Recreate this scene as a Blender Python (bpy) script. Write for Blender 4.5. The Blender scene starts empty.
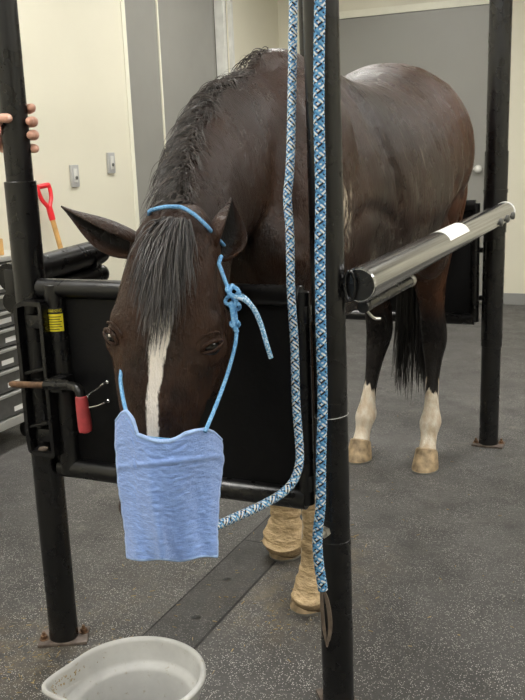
import bpy, bmesh, math, random
import numpy as np
from mathutils import Vector, Matrix
from mathutils.bvhtree import BVHTree
from mathutils import noise as mnoise
random.seed(7)
V = Vector
scene = bpy.context.scene
COL = scene.collection

# ------------------------------------------------------------------ camera
CAM = V((0.718, -1.925, 1.40))
FPX = 888.3
YAW, PITCH, ROLL = -0.432, 0.221, -0.040
fwd = V((math.sin(YAW)*math.cos(PITCH), math.cos(YAW)*math.cos(PITCH), -math.sin(PITCH)))
r0 = V((math.cos(YAW), -math.sin(YAW), 0)); u0 = r0.cross(fwd)
cr = r0*math.cos(ROLL)+u0*math.sin(ROLL)
cu = u0*math.cos(ROLL)-r0*math.sin(ROLL)
camd = bpy.data.cameras.new('camera'); cam = bpy.data.objects.new('camera', camd); COL.objects.link(cam)
camd.sensor_fit = 'HORIZONTAL'; camd.sensor_width = 36; camd.lens = FPX/525*36
camd.clip_start = 0.05; camd.clip_end = 60
M = Matrix((( cr.x, cu.x, -fwd.x, CAM.x), (cr.y, cu.y, -fwd.y, CAM.y), (cr.z, cu.z, -fwd.z, CAM.z), (0,0,0,1)))
cam.matrix_world = M
scene.camera = cam
def ray(x, y): return fwd + cr*((x-262.5)/FPX) + cu*((350-y)/FPX)
def at(x, y, t): return CAM + ray(x, y)*t
def onX(x, y, X): d = ray(x, y); return CAM + d*((X-CAM.x)/d.x)
def onY(x, y, Y): d = ray(x, y); return CAM + d*((Y-CAM.y)/d.y)
def onZ(x, y, Z): d = ray(x, y); return CAM + d*((Z-CAM.z)/d.z)

# ------------------------------------------------------------------ materials
def newmat(name):
    m = bpy.data.materials.new(name); m.use_nodes = True
    nt = m.node_tree; b = nt.nodes['Principled BSDF']
    return m, nt, b
def sset(b, **k):
    names = dict(col='Base Color', rough='Roughness', metal='Metallic', spec='Specular IOR Level', coat='Coat Weight',
                 coatr='Coat Roughness', sheen='Sheen Weight', sheenr='Sheen Roughness', emit='Emission Strength', ecol='Emission Color', trans='Transmission Weight', sss='Subsurface Weight')
    for a, v in k.items():
        if a in ('col', 'ecol'): v = tuple(v)+(1,)
        b.inputs[names[a]].default_value = v
def L(nt, a, b): nt.links.new(a, b)
def node(nt, t, **k):
    n = nt.nodes.new(t)
    for a, v in k.items():
        if a.startswith('i_'): n.inputs[a[2:].replace('_', ' ')].default_value = v
        else: setattr(n, a, v)
    return n
def math_(nt, op, a, b=None, clamp=False):
    n = nt.nodes.new('ShaderNodeMath'); n.operation = op; n.use_clamp = clamp
    for i, v in enumerate((a, b)):
        if v is None: continue
        if isinstance(v, (int, float)): n.inputs[i].default_value = v
        else: L(nt, v, n.inputs[i])
    return n.outputs[0]
def maprange(nt, v, a, b, c=0., d=1.):
    n = nt.nodes.new('ShaderNodeMapRange'); L(nt, v, n.inputs[0])
    for i, q in zip((1, 2, 3, 4), (a, b, c, d)): n.inputs[i].default_value = q
    return n.outputs[0]
def mixc(nt, f, a, b):
    n = nt.nodes.new('ShaderNodeMix'); n.data_type = 'RGBA'
    if isinstance(f, (int, float)): n.inputs[0].default_value = f
    else: L(nt, f, n.inputs[0])
    for i, v in ((6, a), (7, b)):
        if isinstance(v, tuple): n.inputs[i].default_value = v+(1,) if len(v) == 3 else v
        else: L(nt, v, n.inputs[i])
    return n.outputs[2]
def tnoise(nt, vec, scale, detail=3, rough=.5, sc=None):
    if sc:
        mp = nt.nodes.new('ShaderNodeMapping'); mp.inputs['Scale'].default_value = sc; L(nt, vec, mp.inputs[0]); vec = mp.outputs[0]
    n = nt.nodes.new('ShaderNodeTexNoise'); n.inputs['Scale'].default_value = scale; n.inputs['Detail'].default_value = detail
    n.inputs['Roughness'].default_value = rough; L(nt, vec, n.inputs['Vector']); return n.outputs[0]
def objco(nt):
    return nt.nodes.new('ShaderNodeTexCoord').outputs['Object']
def bump(nt, b, h, strength=.3, dist=.01):
    n = nt.nodes.new('ShaderNodeBump'); n.inputs['Strength'].default_value = strength; n.inputs['Distance'].default_value = dist
    L(nt, h, n.inputs['Height']); L(nt, n.outputs[0], b.inputs['Normal']); return n
def simple(name, col, rough=.5, metal=0., var=.12, nscale=12, bmp=0., bscale=80, **k):
    m, nt, b = newmat(name); sset(b, rough=rough, metal=metal, **k)
    co = objco(nt); n = tnoise(nt, co, nscale, 4)
    dark = tuple(c*(1-var) for c in col); lite = tuple(min(1, c*(1+var)) for c in col)
    L(nt, mixc(nt, maprange(nt, n, .3, .7), dark, lite), b.inputs['Base Color'])
    L(nt, maprange(nt, tnoise(nt, co, nscale*3, 3), .3, .7, rough*.85, min(1, rough*1.15)), b.inputs['Roughness'])
    if bmp: bump(nt, b, tnoise(nt, co, bscale, 3), bmp, .004)
    return m
def painted_black(name, scratch=.12):
    m, nt, b = newmat(name); co = objco(nt)
    sc = tnoise(nt, co, 30, 6, .7, (1, 1, .35)); f = maprange(nt, sc, .66, .72)
    dust = maprange(nt, tnoise(nt, co, 5, 4), .45, .8, 0, .35)
    c = mixc(nt, dust, (.0035, .0035, .004), (.012, .011, .010))
    c = mixc(nt, math_(nt, 'MULTIPLY', f, scratch), c, (.16, .14, .12))
    L(nt, c, b.inputs['Base Color'])
    L(nt, maprange(nt, tnoise(nt, co, 14, 5), .3, .7, .20, .38), b.inputs['Roughness'])
    sset(b, spec=.55); 
    return m
MAT = {}
MAT['black'] = painted_black('black_paint')
MAT['panel'] = simple('black_rubber_panel', (.0035, .0035, .004), .5, spec=.22, var=.3, bmp=.15, bscale=120)
MAT['pad'] = simple('black_vinyl', (.004, .004, .004), .3, spec=.4, var=.2)
MAT['rust'] = simple('rusty_steel', (.16, .09, .05), .65, metal=.35, var=.5, nscale=60, bmp=.4)
MAT['plate'] = simple('dirty_steel_plate', (.12, .095, .08), .6, metal=.3, var=.4, nscale=40, bmp=.3)
MAT['bolt'] = simple('galvanised_bolt', (.55, .53, .48), .35, metal=.8, var=.15)
MAT['chrome'] = simple('bright_wire', (.75, .75, .75), .22, metal=1., var=.05)
MAT['redgrip'] = simple('faded_red_grip', (.38, .045, .05), .5, var=.25, nscale=30)
MAT['red'] = simple('red_plastic', (.70, .02, .03), .35, var=.08)
MAT['wood'] = simple('yellow_wood', (.62, .36, .12), .5, var=.2, nscale=20)
MAT['white'] = simple('white_plastic', (.8, .8, .78), .4, var=.05)
MAT['wall'] = simple('cream_wall', (.67, .64, .52), .55, var=.02, nscale=2, bmp=.05, bscale=200)
MAT['trim'] = simple('pale_trim', (.74, .72, .60), .4, var=.03)
MAT['door'] = simple('grey_door_paint', (.245, .24, .22), .4, var=.03, nscale=3)
MAT['doordark'] = simple('dark_grey_track', (.13, .13, .12), .35, metal=.3, var=.1)
MAT['alum'] = simple('aluminium_channel', (.62, .62, .58), .35, metal=.0, var=.1)
MAT['base'] = simple('grey_baseboard', (.24, .24, .23), .5, var=.05)
MAT['ceiling'] = simple('white_ceiling', (.75, .74, .70), .8, var=.02)
MAT['copper'] = simple('brown_door_edge', (.25, .10, .04), .4, var=.3, nscale=25)
MAT['switch'] = simple('grey_switch_plate', (.46, .46, .46), .35, metal=.3, var=.05)
MAT['toolbox'] = simple('grey_hammered_steel', (.115, .115, .11), .4, metal=.2, var=.15, nscale=30)
MAT['toolframe'] = simple('pale_steel_trim', (.5, .5, .48), .35, metal=.5, var=.08)
MAT['tape'] = simple('white_label_tape', (.8, .8, .78), .6, var=.05)
MAT['tyre'] = simple('black_caster_rubber', (.02, .02, .02), .6, var=.2)
MAT['yellow'] = simple('yellow_sticker', (.85, .72, .03), .4, var=.05)
MAT['ink'] = simple('black_ink', (.015, .015, .015), .5, var=.05)
MAT['leather'] = simple('worn_leather', (.12, .09, .07), .5, var=.3, nscale=50)
MAT['hoof'] = simple('hoof_horn', (.34, .25, .15), .55, var=.55, nscale=30, bmp=.3, bscale=60)
MAT['shoe'] = simple('steel_shoe', (.4, .4, .38), .4, metal=.8, var=.2)
MAT['skin'] = simple('skin', (.66, .36, .26), .5, var=.10, nscale=25, sss=.0)
MAT['nail'] = simple('nail', (.78, .52, .44), .25, var=.03)
MAT['sleeve'] = simple('blue_cotton_sleeve', (.03, .05, .12), .8, var=.15)
MAT['straw'] = simple('straw', (.33, .24, .11), .7, var=.35, nscale=60)
def silver():
    m, nt, b = newmat('silver_pipe_painted_reflections'); co = objco(nt)
    s = tnoise(nt, co, 90, 5, .6, (1, .008, 1))
    L(nt, mixc(nt, maprange(nt, s, .35, .7), (.22, .22, .225), (.74, .74, .75)), b.inputs['Base Color'])  # long streaks paint reflected stripes and highlights into the base colour
    L(nt, maprange(nt, s, .3, .7, .22, .12), b.inputs['Roughness']); sset(b, metal=.95); return m
MAT['silver'] = silver()
def bucket_mat():
    m, nt, b = newmat('worn_grey_white_plastic'); co = objco(nt)
    sp = tnoise(nt, co, 55, 5, .65); st = tnoise(nt, co, 9, 4, .6)
    c = mixc(nt, maprange(nt, st, .35, .7), (.42, .42, .41), (.55, .55, .53))
    c = mixc(nt, maprange(nt, sp, .61, .72, 0, .75), c, (.28, .23, .14))
    L(nt, c, b.inputs['Base Color']); sset(b, rough=.38); bump(nt, b, sp, .08, .003); return m
MAT['bucket'] = bucket_mat()
def terry():
    m, nt, b = newmat('blue_terry_cloth'); co = objco(nt)
    n1 = tnoise(nt, co, 70, 4, .65, (1, 1, 3.2)); n2 = tnoise(nt, co, 700, 2)
    c = mixc(nt, maprange(nt, n1, .3, .7), (.15, .26, .60), (.25, .39, .76))
    L(nt, mixc(nt, maprange(nt, n2, .3, .75, 0, .18), c, (.5, .62, .86)), b.inputs['Base Color'])
    sset(b, rough=.95, sheen=.4, spec=.1)
    bump(nt, b, math_(nt, 'ADD', n1, math_(nt, 'MULTIPLY', n2, .35)), .65, .006); return m
MAT['terry'] = terry()
MAT['terryhem'] = simple('blue_towel_hem', (.30, .43, .70), .9, var=.15, nscale=60, bmp=.4, bscale=300)
def cord(name, base, fleck, scale):
    m, nt, b = newmat(name); co = objco(nt)
    L(nt, mixc(nt, maprange(nt, tnoise(nt, co, scale, 2), .5, .56), base, fleck), b.inputs['Base Color']); sset(b, rough=.7); return m
MAT['halter'] = cord('light_blue_halter_cord', (.10, .30, .58), (.22, .44, .68), 260)
MAT['haltertail'] = cord('blue_grey_flecked_cord', (.10, .28, .48), (.5, .62, .72), 260)
def braid_mat():
    m, nt, b = newmat('braided_rope'); a = nt.nodes.new('ShaderNodeAttribute'); a.attribute_name = 'col'
    L(nt, a.outputs['Color'], b.inputs['Base Color']); sset(b, rough=.75); return m
MAT['braid'] = braid_mat()
def floor_mat():
    m, nt, b = newmat('speckled_rubber_floor'); co = objco(nt)
    sep = nt.nodes.new('ShaderNodeSeparateXYZ'); L(nt, co, sep.inputs[0]); X, Y = sep.outputs[0], sep.outputs[1]
    vo = nt.nodes.new('ShaderNodeTexVoronoi'); vo.inputs['Scale'].default_value = 210; L(nt, co, vo.inputs['Vector'])
    rc = nt.nodes.new('ShaderNodeSeparateColor'); L(nt, vo.outputs['Color'], rc.inputs[0])
    fle = math_(nt, 'MULTIPLY', maprange(nt, vo.outputs['Distance'], .38, .26), maprange(nt, rc.outputs[0], .50, .54))
    big = tnoise(nt, co, 1.3, 5, .6); med = tnoise(nt, co, 9, 5, .6); fine = tnoise(nt, co, 90, 3, .6)
    c = mixc(nt, maprange(nt, big, .35, .65), (.062, .060, .057), (.108, .104, .099))
    c = mixc(nt, maprange(nt, med, .35, .7, 0, .45), c, (.125, .12, .112))
    c = mixc(nt, maprange(nt, fine, .4, .7, 0, .4), c, (.018, .017, .016))
    c = mixc(nt, maprange(nt, tnoise(nt, co, 3.5, 6, .65), .45, .68, 0, .6), c, (.026, .025, .024))
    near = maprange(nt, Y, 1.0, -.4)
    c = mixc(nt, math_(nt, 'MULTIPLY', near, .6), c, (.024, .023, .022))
    fl = math_(nt, 'MULTIPLY', fle, math_(nt, 'ADD', math_(nt, 'MULTIPLY', near, .35), maprange(nt, tnoise(nt, co, 6, 4, .6), .36, .6, .22, .75)), True)
    c = mixc(nt, fl, c, (.50, .48, .45))
    # dried mud and straw dust patches
    def spot(x, y, r, amt):
        dx = math_(nt, 'SUBTRACT', X, x); dy = math_(nt, 'SUBTRACT', Y, y)
        d = math_(nt, 'SQRT', math_(nt, 'ADD', math_(nt, 'MULTIPLY', dx, dx), math_(nt, 'MULTIPLY', dy, dy)))
        return math_(nt, 'MULTIPLY', maprange(nt, d, r, r*.2), amt)
    tot = None
    for x, y, r, a in ((-.33, .45, .34, .75), (-.90, -.10, .32, .7), (-.62, -.35, .3, .35), (-.3, .75, .3, .6), (-.78, .25, .35, .25)):
        s = spot(x, y, r, a); tot = s if tot is None else math_(nt, 'MAXIMUM', tot, s)
    dm = math_(nt, 'MULTIPLY', tot, maprange(nt, tnoise(nt, co, 16, 6, .7), .42, .66))
    c = mixc(nt, dm, c, (.155, .125, .082))
    pale = math_(nt, 'MULTIPLY', maprange(nt, tnoise(nt, co, 3.2, 6, .75), .60, .70), .5)
    c = mixc(nt, pale, c, (.20, .185, .155))
    # seams between the mats
    def line(C, at_, w): return maprange(nt, math_(nt, 'ABSOLUTE', math_(nt, 'SUBTRACT', C, at_)), w, w*.4)
    inb = math_(nt, 'MULTIPLY', maprange(nt, Y, -.35, -.30), maprange(nt, Y, 1.22, 1.18))
    seam = math_(nt, 'MULTIPLY', math_(nt, 'MAXIMUM', line(X, -.465, .006), line(X, -.645, .004)), inb)
    tr = math_(nt, 'MULTIPLY', line(Y, .80, .004), math_(nt, 'MULTIPLY', maprange(nt, X, -.66, -.64), maprange(nt, X, -.42, -.44)))
    seam = math_(nt, 'MAXIMUM', seam, tr)
    for hx, hy in ((-.545, .245), (-.565, .50)): seam = math_(nt, 'MAXIMUM', seam, spot(hx, hy, .016, 1.5))
    strip = math_(nt, 'MULTIPLY', math_(nt, 'MULTIPLY', maprange(nt, X, -.645, -.64), maprange(nt, X, -.465, -.47)), inb)
    c = mixc(nt, math_(nt, 'MULTIPLY', strip, .6), c, (.018, .0175, .017))
    c = mixc(nt, math_(nt, 'MINIMUM', seam, 1.), c, (.008, .008, .008))
    L(nt, c, b.inputs['Base Color'])
    L(nt, maprange(nt, med, .3, .7, .42, .7), b.inputs['Roughness']); sset(b, spec=.35)
    h = math_(nt, 'SUBTRACT', math_(nt, 'MULTIPLY', fine, .6), math_(nt, 'MULTIPLY', seam, 2.))
    bump(nt, b, h, .5, .004); return m
MAT['floor'] = floor_mat()
def hair_mat(name, a, b_, rough=.42):
    m, nt, b = newmat(name); at_ = nt.nodes.new('ShaderNodeAttribute'); at_.attribute_name = 'rnd'
    L(nt, mixc(nt, at_.outputs['Fac'], a, b_), b.inputs['Base Color']); sset(b, rough=rough, spec=.6); return m
MAT['mane'] = hair_mat('mane_hair', (.010, .007, .005), (.085, .066, .056))
MAT['forelock'] = hair_mat('forelock_hair', (.012, .011, .011), (.14, .125, .12), .42)
MAT['tail'] = hair_mat('tail_hair', (.006, .006, .006), (.030, .027, .026))
MAT['whitehair'] = hair_mat('white_hair', (.45, .40, .34), (.75, .72, .66))
MAT['eye'] = simple('dark_eye', (.003, .002, .002), .05, var=.1, spec=.4)
MAT['sclera'] = simple('eye_white', (.75, .68, .60), .3, var=.05)
def wrap_mat():
    m, nt, b = newmat('tan_elastic_bandage'); co = objco(nt)
    n = tnoise(nt, co, 34, 5, .6, (1, 1, 2.6)); d = tnoise(nt, co, 11, 4, .6)
    c = mixc(nt, maprange(nt, n, .3, .7), (.44, .31, .16), (.70, .53, .32))
    c = mixc(nt, maprange(nt, d, .56, .75, 0, .7), c, (.20, .13, .06))
    at_ = nt.nodes.new('ShaderNodeNewGeometry'); sp = nt.nodes.new('ShaderNodeSeparateXYZ'); L(nt, at_.outputs['Position'], sp.inputs[0])
    mud = math_(nt, 'MULTIPLY', maprange(nt, math_(nt, 'ADD', sp.outputs[2], math_(nt, 'MULTIPLY', d, .06)), .085, .045), .85)
    c = mixc(nt, mud, c, (.085, .052, .026))
    L(nt, c, b.inputs['Base Color']); sset(b, rough=.8); bump(nt, b, n, 1., .014); return m
MAT['wrap'] = wrap_mat()
def coat_mat():
    m, nt, b = newmat('dark_bay_coat')
    def attr(n):
        a = nt.nodes.new('ShaderNodeAttribute'); a.attribute_name = n; return a
    P = attr('wp').outputs['Vector']; H = attr('hd').outputs['Vector']; K = attr('kind').outputs['Color']
    sp = nt.nodes.new('ShaderNodeSeparateXYZ'); L(nt, P, sp.inputs[0]); X, Y, Z = sp.outputs
    sh = nt.nodes.new('ShaderNodeSeparateXYZ'); L(nt, H, sh.inputs[0]); S, U, N = sh.outputs
    sk = nt.nodes.new('ShaderNodeSeparateColor'); L(nt, K, sk.inputs[0]); leg, head, ear = sk.outputs
    hairn = tnoise(nt, P, 55, 5, .7, (3., 3., .5)); big = tnoise(nt, P, 3.2, 4, .6); mid = tnoise(nt, P, 11, 5, .65, (1, 1.2, .6))
    c = mixc(nt, maprange(nt, big, .35, .68), (.0065, .0030, .0020), (.032, .0125, .0058))
    c = mixc(nt, maprange(nt, hairn, .35, .72, 0, .5), c, (.050, .025, .015))
    # browner flanks and buttocks, near-black belly
    hq = math_(nt, 'MULTIPLY', math_(nt, 'MULTIPLY', maprange(nt, Y, 1.35, 1.9), maprange(nt, Z, .62, .74)), maprange(nt, mid, .3, .7, .2, .8))
    c = mixc(nt, hq, c, (.115, .043, .016))
    # damp salt streaks on the side
    stv = tnoise(nt, P, 13, 5, .65, (1.2, 4.2, .55))
    reg = math_(nt, 'MULTIPLY', math_(nt, 'MULTIPLY', maprange(nt, Y, .55, .9), maprange(nt, Y, 2.0, 1.5)), math_(nt, 'MULTIPLY', maprange(nt, Z, 1.05, 1.2), maprange(nt, Z, 1.58, 1.4)))
    streak = math_(nt, 'MULTIPLY', math_(nt, 'MULTIPLY', maprange(nt, stv, .60, .67), reg), .7)
    c = mixc(nt, streak, c, (.20, .165, .135))
    # dried white sweat mark on the shoulder
    wn = tnoise(nt, P, 30, 5, .7, (1, 3, .6))
    dy = math_(nt, 'ABSOLUTE', math_(nt, 'SUBTRACT', Y, SWEAT_Y)); dz = math_(nt, 'ABSOLUTE', math_(nt, 'SUBTRACT', Z, SWEAT_Z))
    sw = math_(nt, 'MULTIPLY', math_(nt, 'MULTIPLY', maprange(nt, dy, .050, .010), maprange(nt, dz, .11, .04)), maprange(nt, wn, .50, .58))
    sw = math_(nt, 'MULTIPLY', sw, maprange(nt, X, -.4, -.3))
    c = mixc(nt, sw, c, (.55, .47, .36))
    # black points on the legs, white socks behind
    blk = math_(nt, 'MULTIPLY', maprange(nt, math_(nt, 'ADD', Z, math_(nt, 'MULTIPLY', mid, .15)), .84, .70), leg)
    c = mixc(nt, blk, c, (.008, .006, .006))
    sn = tnoise(nt, P, 26, 3, .5, (1, 1, .12))
    sock = math_(nt, 'MULTIPLY', maprange(nt, math_(nt, 'ADD', Z, math_(nt, 'MULTIPLY', math_(nt, 'SUBTRACT', sn, .5), .40)), .335, .315), leg)
    sockc = mixc(nt, maprange(nt, tnoise(nt, P, 40, 4, .6, (1, 1, .4)), .35, .7), (.62, .50, .36), (.83, .78, .68))
    c = mixc(nt, sock, c, sockc)
    # face: near-black nose sides, white stripe
    en = math_(nt, 'MULTIPLY', math_(nt, 'SUBTRACT', tnoise(nt, H, 60, 4, .7, (1, .28, 1)), .5), .026)
    cen = math_(nt, 'ADD', BLZ0, math_(nt, 'MULTIPLY', math_(nt, 'SINE', math_(nt, 'MULTIPLY', U, 13.)), .004))
    half = math_(nt, 'ADD', maprange(nt, U, .24, .36, .020, .0115), maprange(nt, U, .40, .60, 0., .008))
    half = math_(nt, 'MULTIPLY', half, maprange(nt, U, .13, .19))
    ds = math_(nt, 'ABSOLUTE', math_(nt, 'SUBTRACT', math_(nt, 'ADD', S, en), cen))
    blz = maprange(nt, math_(nt, 'SUBTRACT', ds, half), .002, -.002)
    blz = math_(nt, 'MULTIPLY', math_(nt, 'MULTIPLY', blz, head), maprange(nt, N, .0, .01))
    blz = math_(nt, 'MULTIPLY', blz, maprange(nt, U, .14, .16))
    c = mixc(nt, blz, c, (.80, .74, .66))
    hv = math_(nt, 'MULTIPLY', maprange(nt, tnoise(nt, H, 9, 4, .6), .42, .66, 0, .6), head)
    c = mixc(nt, math_(nt, 'MULTIPLY', hv, math_(nt, 'SUBTRACT', 1., blz)), c, (.060, .027, .014))
    # dark insides of the ears
    c = mixc(nt, ear, c, (.005, .0035, .003))
    L(nt, c, b.inputs['Base Color'])
    L(nt, maprange(nt, mid, .3, .7, .20, .38), b.inputs['Roughness'])
    sset(b, spec=.28, sheen=.0)
    b.inputs['Sheen Tint'].default_value = (.9, .85, .8, 1)
    fine = tnoise(nt, P, 260, 3, .6, (1., 1., .35))
    hh = math_(nt, 'ADD', math_(nt, 'MULTIPLY', hairn, .55), math_(nt, 'MULTIPLY', math_(nt, 'MULTIPLY', stv, reg), 1.8))
    hh = math_(nt, 'ADD', hh, math_(nt, 'MULTIPLY', fine, .22)); hh = math_(nt, 'ADD', hh, math_(nt, 'MULTIPLY', mid, 1.3)); hh = math_(nt, 'ADD', hh, math_(nt, 'MULTIPLY', tnoise(nt, P, 6, 3, .5, (1, 1.3, .5)), 2.2))
    bump(nt, b, hh, .70, .014)
    return m

# ------------------------------------------------------------------ mesh helpers
def wloc(o):
    v = V((0, 0, 0))
    while o: v += o.location; o = o.parent
    return v
def link(name, me, mat, parent=None, smooth=True, loc=None):
    o = bpy.data.objects.new(name, me); COL.objects.link(o)
    base = wloc(parent) if parent else V((0, 0, 0))
    if parent: o.parent = parent
    if loc is not None and not parent: o.location = loc; base = V(loc)
    me.transform(Matrix.Translation(-base))
    if mat:
        for m in (mat if isinstance(mat, (list, tuple)) else [mat]): me.materials.append(m)
    for p in me.polygons: p.use_smooth = smooth
    return o
def mk(name, bm, mat, parent=None, smooth=True, loc=None, recalc=True, sharp=35):
    if recalc: bmesh.ops.recalc_face_normals(bm, faces=bm.faces)
    me = bpy.data.meshes.new(name); bm.to_mesh(me); bm.free()
    o = link(name, me, mat, parent, smooth, loc)
    if smooth and sharp:
        try: me.set_sharp_from_angle(angle=math.radians(sharp))
        except Exception: pass
    return o
def tag(o, label=None, cat=None, group=None, kind=None):
    if label: o['label'] = label
    if cat: o['category'] = cat
    if group: o['group'] = group
    if kind: o['kind'] = kind
    return o
def thing(name, loc, label, cat, group=None):
    o = bpy.data.objects.new(name, None); COL.objects.link(o); o.location = loc; o.empty_display_size = .1
    return tag(o, label, cat, group)
def box(bm, lo, hi, bev=0., rot=None, piv=None):
    lo, hi = V(lo), V(hi); c = (lo+hi)/2; s = hi-lo
    r = bmesh.ops.create_cube(bm, size=1.0, matrix=Matrix.Translation(c) @ Matrix.Diagonal((abs(s.x), abs(s.y), abs(s.z), 1)))
    vs = r['verts']
    if bev:
        es = list({e for v in vs for e in v.link_edges})
        rr = bmesh.ops.bevel(bm, geom=es, offset=bev, segments=2, affect='EDGES', profile=.6)
        vs = list({v for f in rr['faces'] for v in f.verts} | {v for v in vs if v.is_valid})
    if rot is not None:
        p = V(piv) if piv is not None else c
        bmesh.ops.transform(bm, matrix=Matrix.Translation(p) @ rot.to_4x4() @ Matrix.Translation(-p), verts=vs)
    return vs
def smoothpath(pts, n):
    P = [V(p) for p in pts]; out = []
    P = [P[0]*2-P[1]]+P+[P[-1]*2-P[-2]]
    m = len(P)-3
    for i in range(m):
        k = max(1, int(round(n/m)))
        for j in range(k):
            t = j/k; a, b, c, d = P[i:i+4]
            out.append(.5*((2*b)+(c-a)*t+(2*a-5*b+4*c-d)*t*t+(3*b-a-3*c+d)*t**3))
    out.append(P[-2]); return out
def frames(pts):
    T = []
    for i in range(len(pts)):
        a = pts[max(0, i-1)]; b = pts[min(len(pts)-1, i+1)]; t = (b-a)
        T.append(t.normalized() if t.length > 1e-9 else V((0, 0, 1)))
    x = T[0].orthogonal().normalized(); F = []
    for t in T:
        x = (x - t*x.dot(t)); x = x.normalized() if x.length > 1e-9 else t.orthogonal().normalized()
        F.append((x, t.cross(x)))
    return F
def tube(bm, pts, rad, seg=12, cap=True, closed=False):
    pts = [V(p) for p in pts]; F = frames(pts); rings = []
    for i, (p, (x, y)) in enumerate(zip(pts, F)):
        r = rad[i] if isinstance(rad, (list, tuple)) else rad
        rings.append([bm.verts.new(p+(x*math.cos(2*math.pi*k/seg)+y*math.sin(2*math.pi*k/seg))*r) for k in range(seg)])
    for a, b in zip(rings, rings[1:]):
        for k in range(seg): bm.faces.new((a[k], a[(k+1) % seg], b[(k+1) % seg], b[k]))
    if closed:
        a, b = rings[-1], rings[0]
        for k in range(seg): bm.faces.new((a[k], a[(k+1) % seg], b[(k+1) % seg], b[k]))
    elif cap:
        bm.faces.new(rings[0][::-1]); bm.faces.new(rings[-1])
    return rings
def loft(bm, rings):
    R = [[bm.verts.new(p) for p in r] for r in rings]; n = len(R[0])
    for a, b in zip(R, R[1:]):
        for k in range(n): bm.faces.new((a[k], a[(k+1) % n], b[(k+1) % n], b[k]))
    bm.faces.new(R[0][::-1]); bm.faces.new(R[-1]); return R
def pipe(bm, a, b, r, seg=24, bev=.0015):
    a, b = V(a), V(b); d = (b-a).normalized()
    tube(bm, [a, a+d*bev, b-d*bev, b], [r-bev, r, r, r-bev], seg)
def ell(bm, c, rx, ry, rz, rot=None, seg=20):
    m = Matrix.Translation(V(c)) @ (rot.to_4x4() if rot else Matrix.Identity(4)) @ Matrix.Diagonal((rx, ry, rz, 1))
    bmesh.ops.create_uvsphere(bm, u_segments=seg, v_segments=seg//2+2, radius=1, matrix=m)
def superring(c, ax, ay, w, ht, hb, n=24, et=2., eb=2.):
    out = []
    for k in range(n):
        a = 2*math.pi*k/n; cs, sn = math.cos(a), math.sin(a)
        e = et if sn > 0 else eb; h = ht if sn > 0 else hb
        x = math.copysign(abs(cs)**(2/e), cs)*w; y = math.copysign(abs(sn)**(2/e), sn)*h
        out.append(V(c)+ax*x+ay*y)
    return out
def interp_stations(st, n):
    """Catmull through rows of numbers"""
    A = [np.array(s, float) for s in st]; A = [2*A[0]-A[1]]+A+[2*A[-1]-A[-2]]; out = []
    for i in range(len(A)-3):
        for j in range(n):
            t = j/n; a, b, c, d = A[i:i+4]
            out.append(.5*((2*b)+(c-a)*t+(2*a-5*b+4*c-d)*t*t+(3*b-a-3*c+d)*t**3))
    out.append(A[-2]); return out
def remesh(bm, voxel, smooth=8, fac=.5):
    bmesh.ops.recalc_face_normals(bm, faces=bm.faces)
    me = bpy.data.meshes.new('tmp'); bm.to_mesh(me); bm.free()
    o = bpy.data.objects.new('tmp', me); COL.objects.link(o)
    m = o.modifiers.new('r', 'REMESH'); m.mode = 'VOXEL'; m.voxel_size = voxel; m.adaptivity = 0
    s = o.modifiers.new('s', 'SMOOTH'); s.factor = fac; s.iterations = smooth
    dg = bpy.context.evaluated_depsgraph_get(); dg.update()
    out = bpy.data.meshes.new_from_object(o.evaluated_get(dg))
    bpy.data.objects.remove(o); bpy.data.meshes.remove(me)
    return out

# ------------------------------------------------------------------ the room
WX, BY, RX, FY, CZ = -2.62, 5.94, 3.9, -4.6, 3.1
def st(name, bm, mat, parent=None, kind='structure', **k):
    o = mk(name, bm, mat, parent, smooth=False, **k)
    if not parent: tag(o, kind=kind)
    return o
bm = bmesh.new(); box(bm, (WX-.2, FY-.2, -.10), (RX+.2, BY+.2, 0)); st('floor', bm, MAT['floor'])
bm = bmesh.new(); box(bm, (WX-.2, FY-.2, CZ), (RX+.2, BY+.2, CZ+.1)); st('ceiling', bm, MAT['ceiling'])
# left wall with a recessed doorway 3.36..4.80
DY0, DY1 = 3.36, 4.78
bm = bmesh.new(); box(bm, (WX-.16, FY-.16, 0), (WX, DY0, CZ)); box(bm, (WX-.16, DY1+.10, 0), (WX, BY, CZ)); box(bm, (WX-.16, DY0, 2.95), (WX, DY1+.10, CZ))
st('wall_left', bm, MAT['wall'])
bm = bmesh.new(); box(bm, (WX-.16, BY, 0), (RX+.16, BY+.16, CZ)); st('wall_back', bm, MAT['wall'])
bm = bmesh.new(); box(bm, (RX, FY, 0), (RX+.16, BY, CZ)); st('wall_right', bm, MAT['wall'])
bm = bmesh.new(); box(bm, (WX, FY-.16, 0), (RX+.16, FY, CZ)); st('wall_front', bm, MAT['wall'])
# left door: two grey leaves and a pale meeting strip
bm = bmesh.new(); box(bm, (WX-.10, DY0+.02, .01), (WX-.055, DY0+.50, 2.94)); box(bm, (WX-.115, DY0+.515, .01), (WX-.07, DY1-.0, 2.94))
d1 = st('door_1', bm, MAT['door'])
bm = bmesh.new(); box(bm, (WX-.10, DY0+.50, .01), (WX-.045, DY0+.518, 2.94), .002); st('meeting_strip', bm, MAT['trim'], d1)
bm = bmesh.new(); box(bm, (WX-.02, DY0-.045, 0), (WX+.006, DY0, 2.95), .002); st('trim_1', bm, MAT['trim'])
bm = bmesh.new(); box(bm, (WX-.06, DY1, 0), (WX+.02, DY1+.045, 2.95), .003); st('trim_2', bm, MAT['alum'])
bm = bmesh.new(); box(bm, (WX-.09, DY1+.045, 0), (WX-.005, DY1+.12, 2.95), .003); st('trim_3', bm, MAT['doordark'])
bm = bmesh.new(); box(bm, (WX-.04, DY1+.12, 0), (WX+.03, DY1+.16, 2.95), .003); st('trim_4', bm, MAT['alum'])
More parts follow.
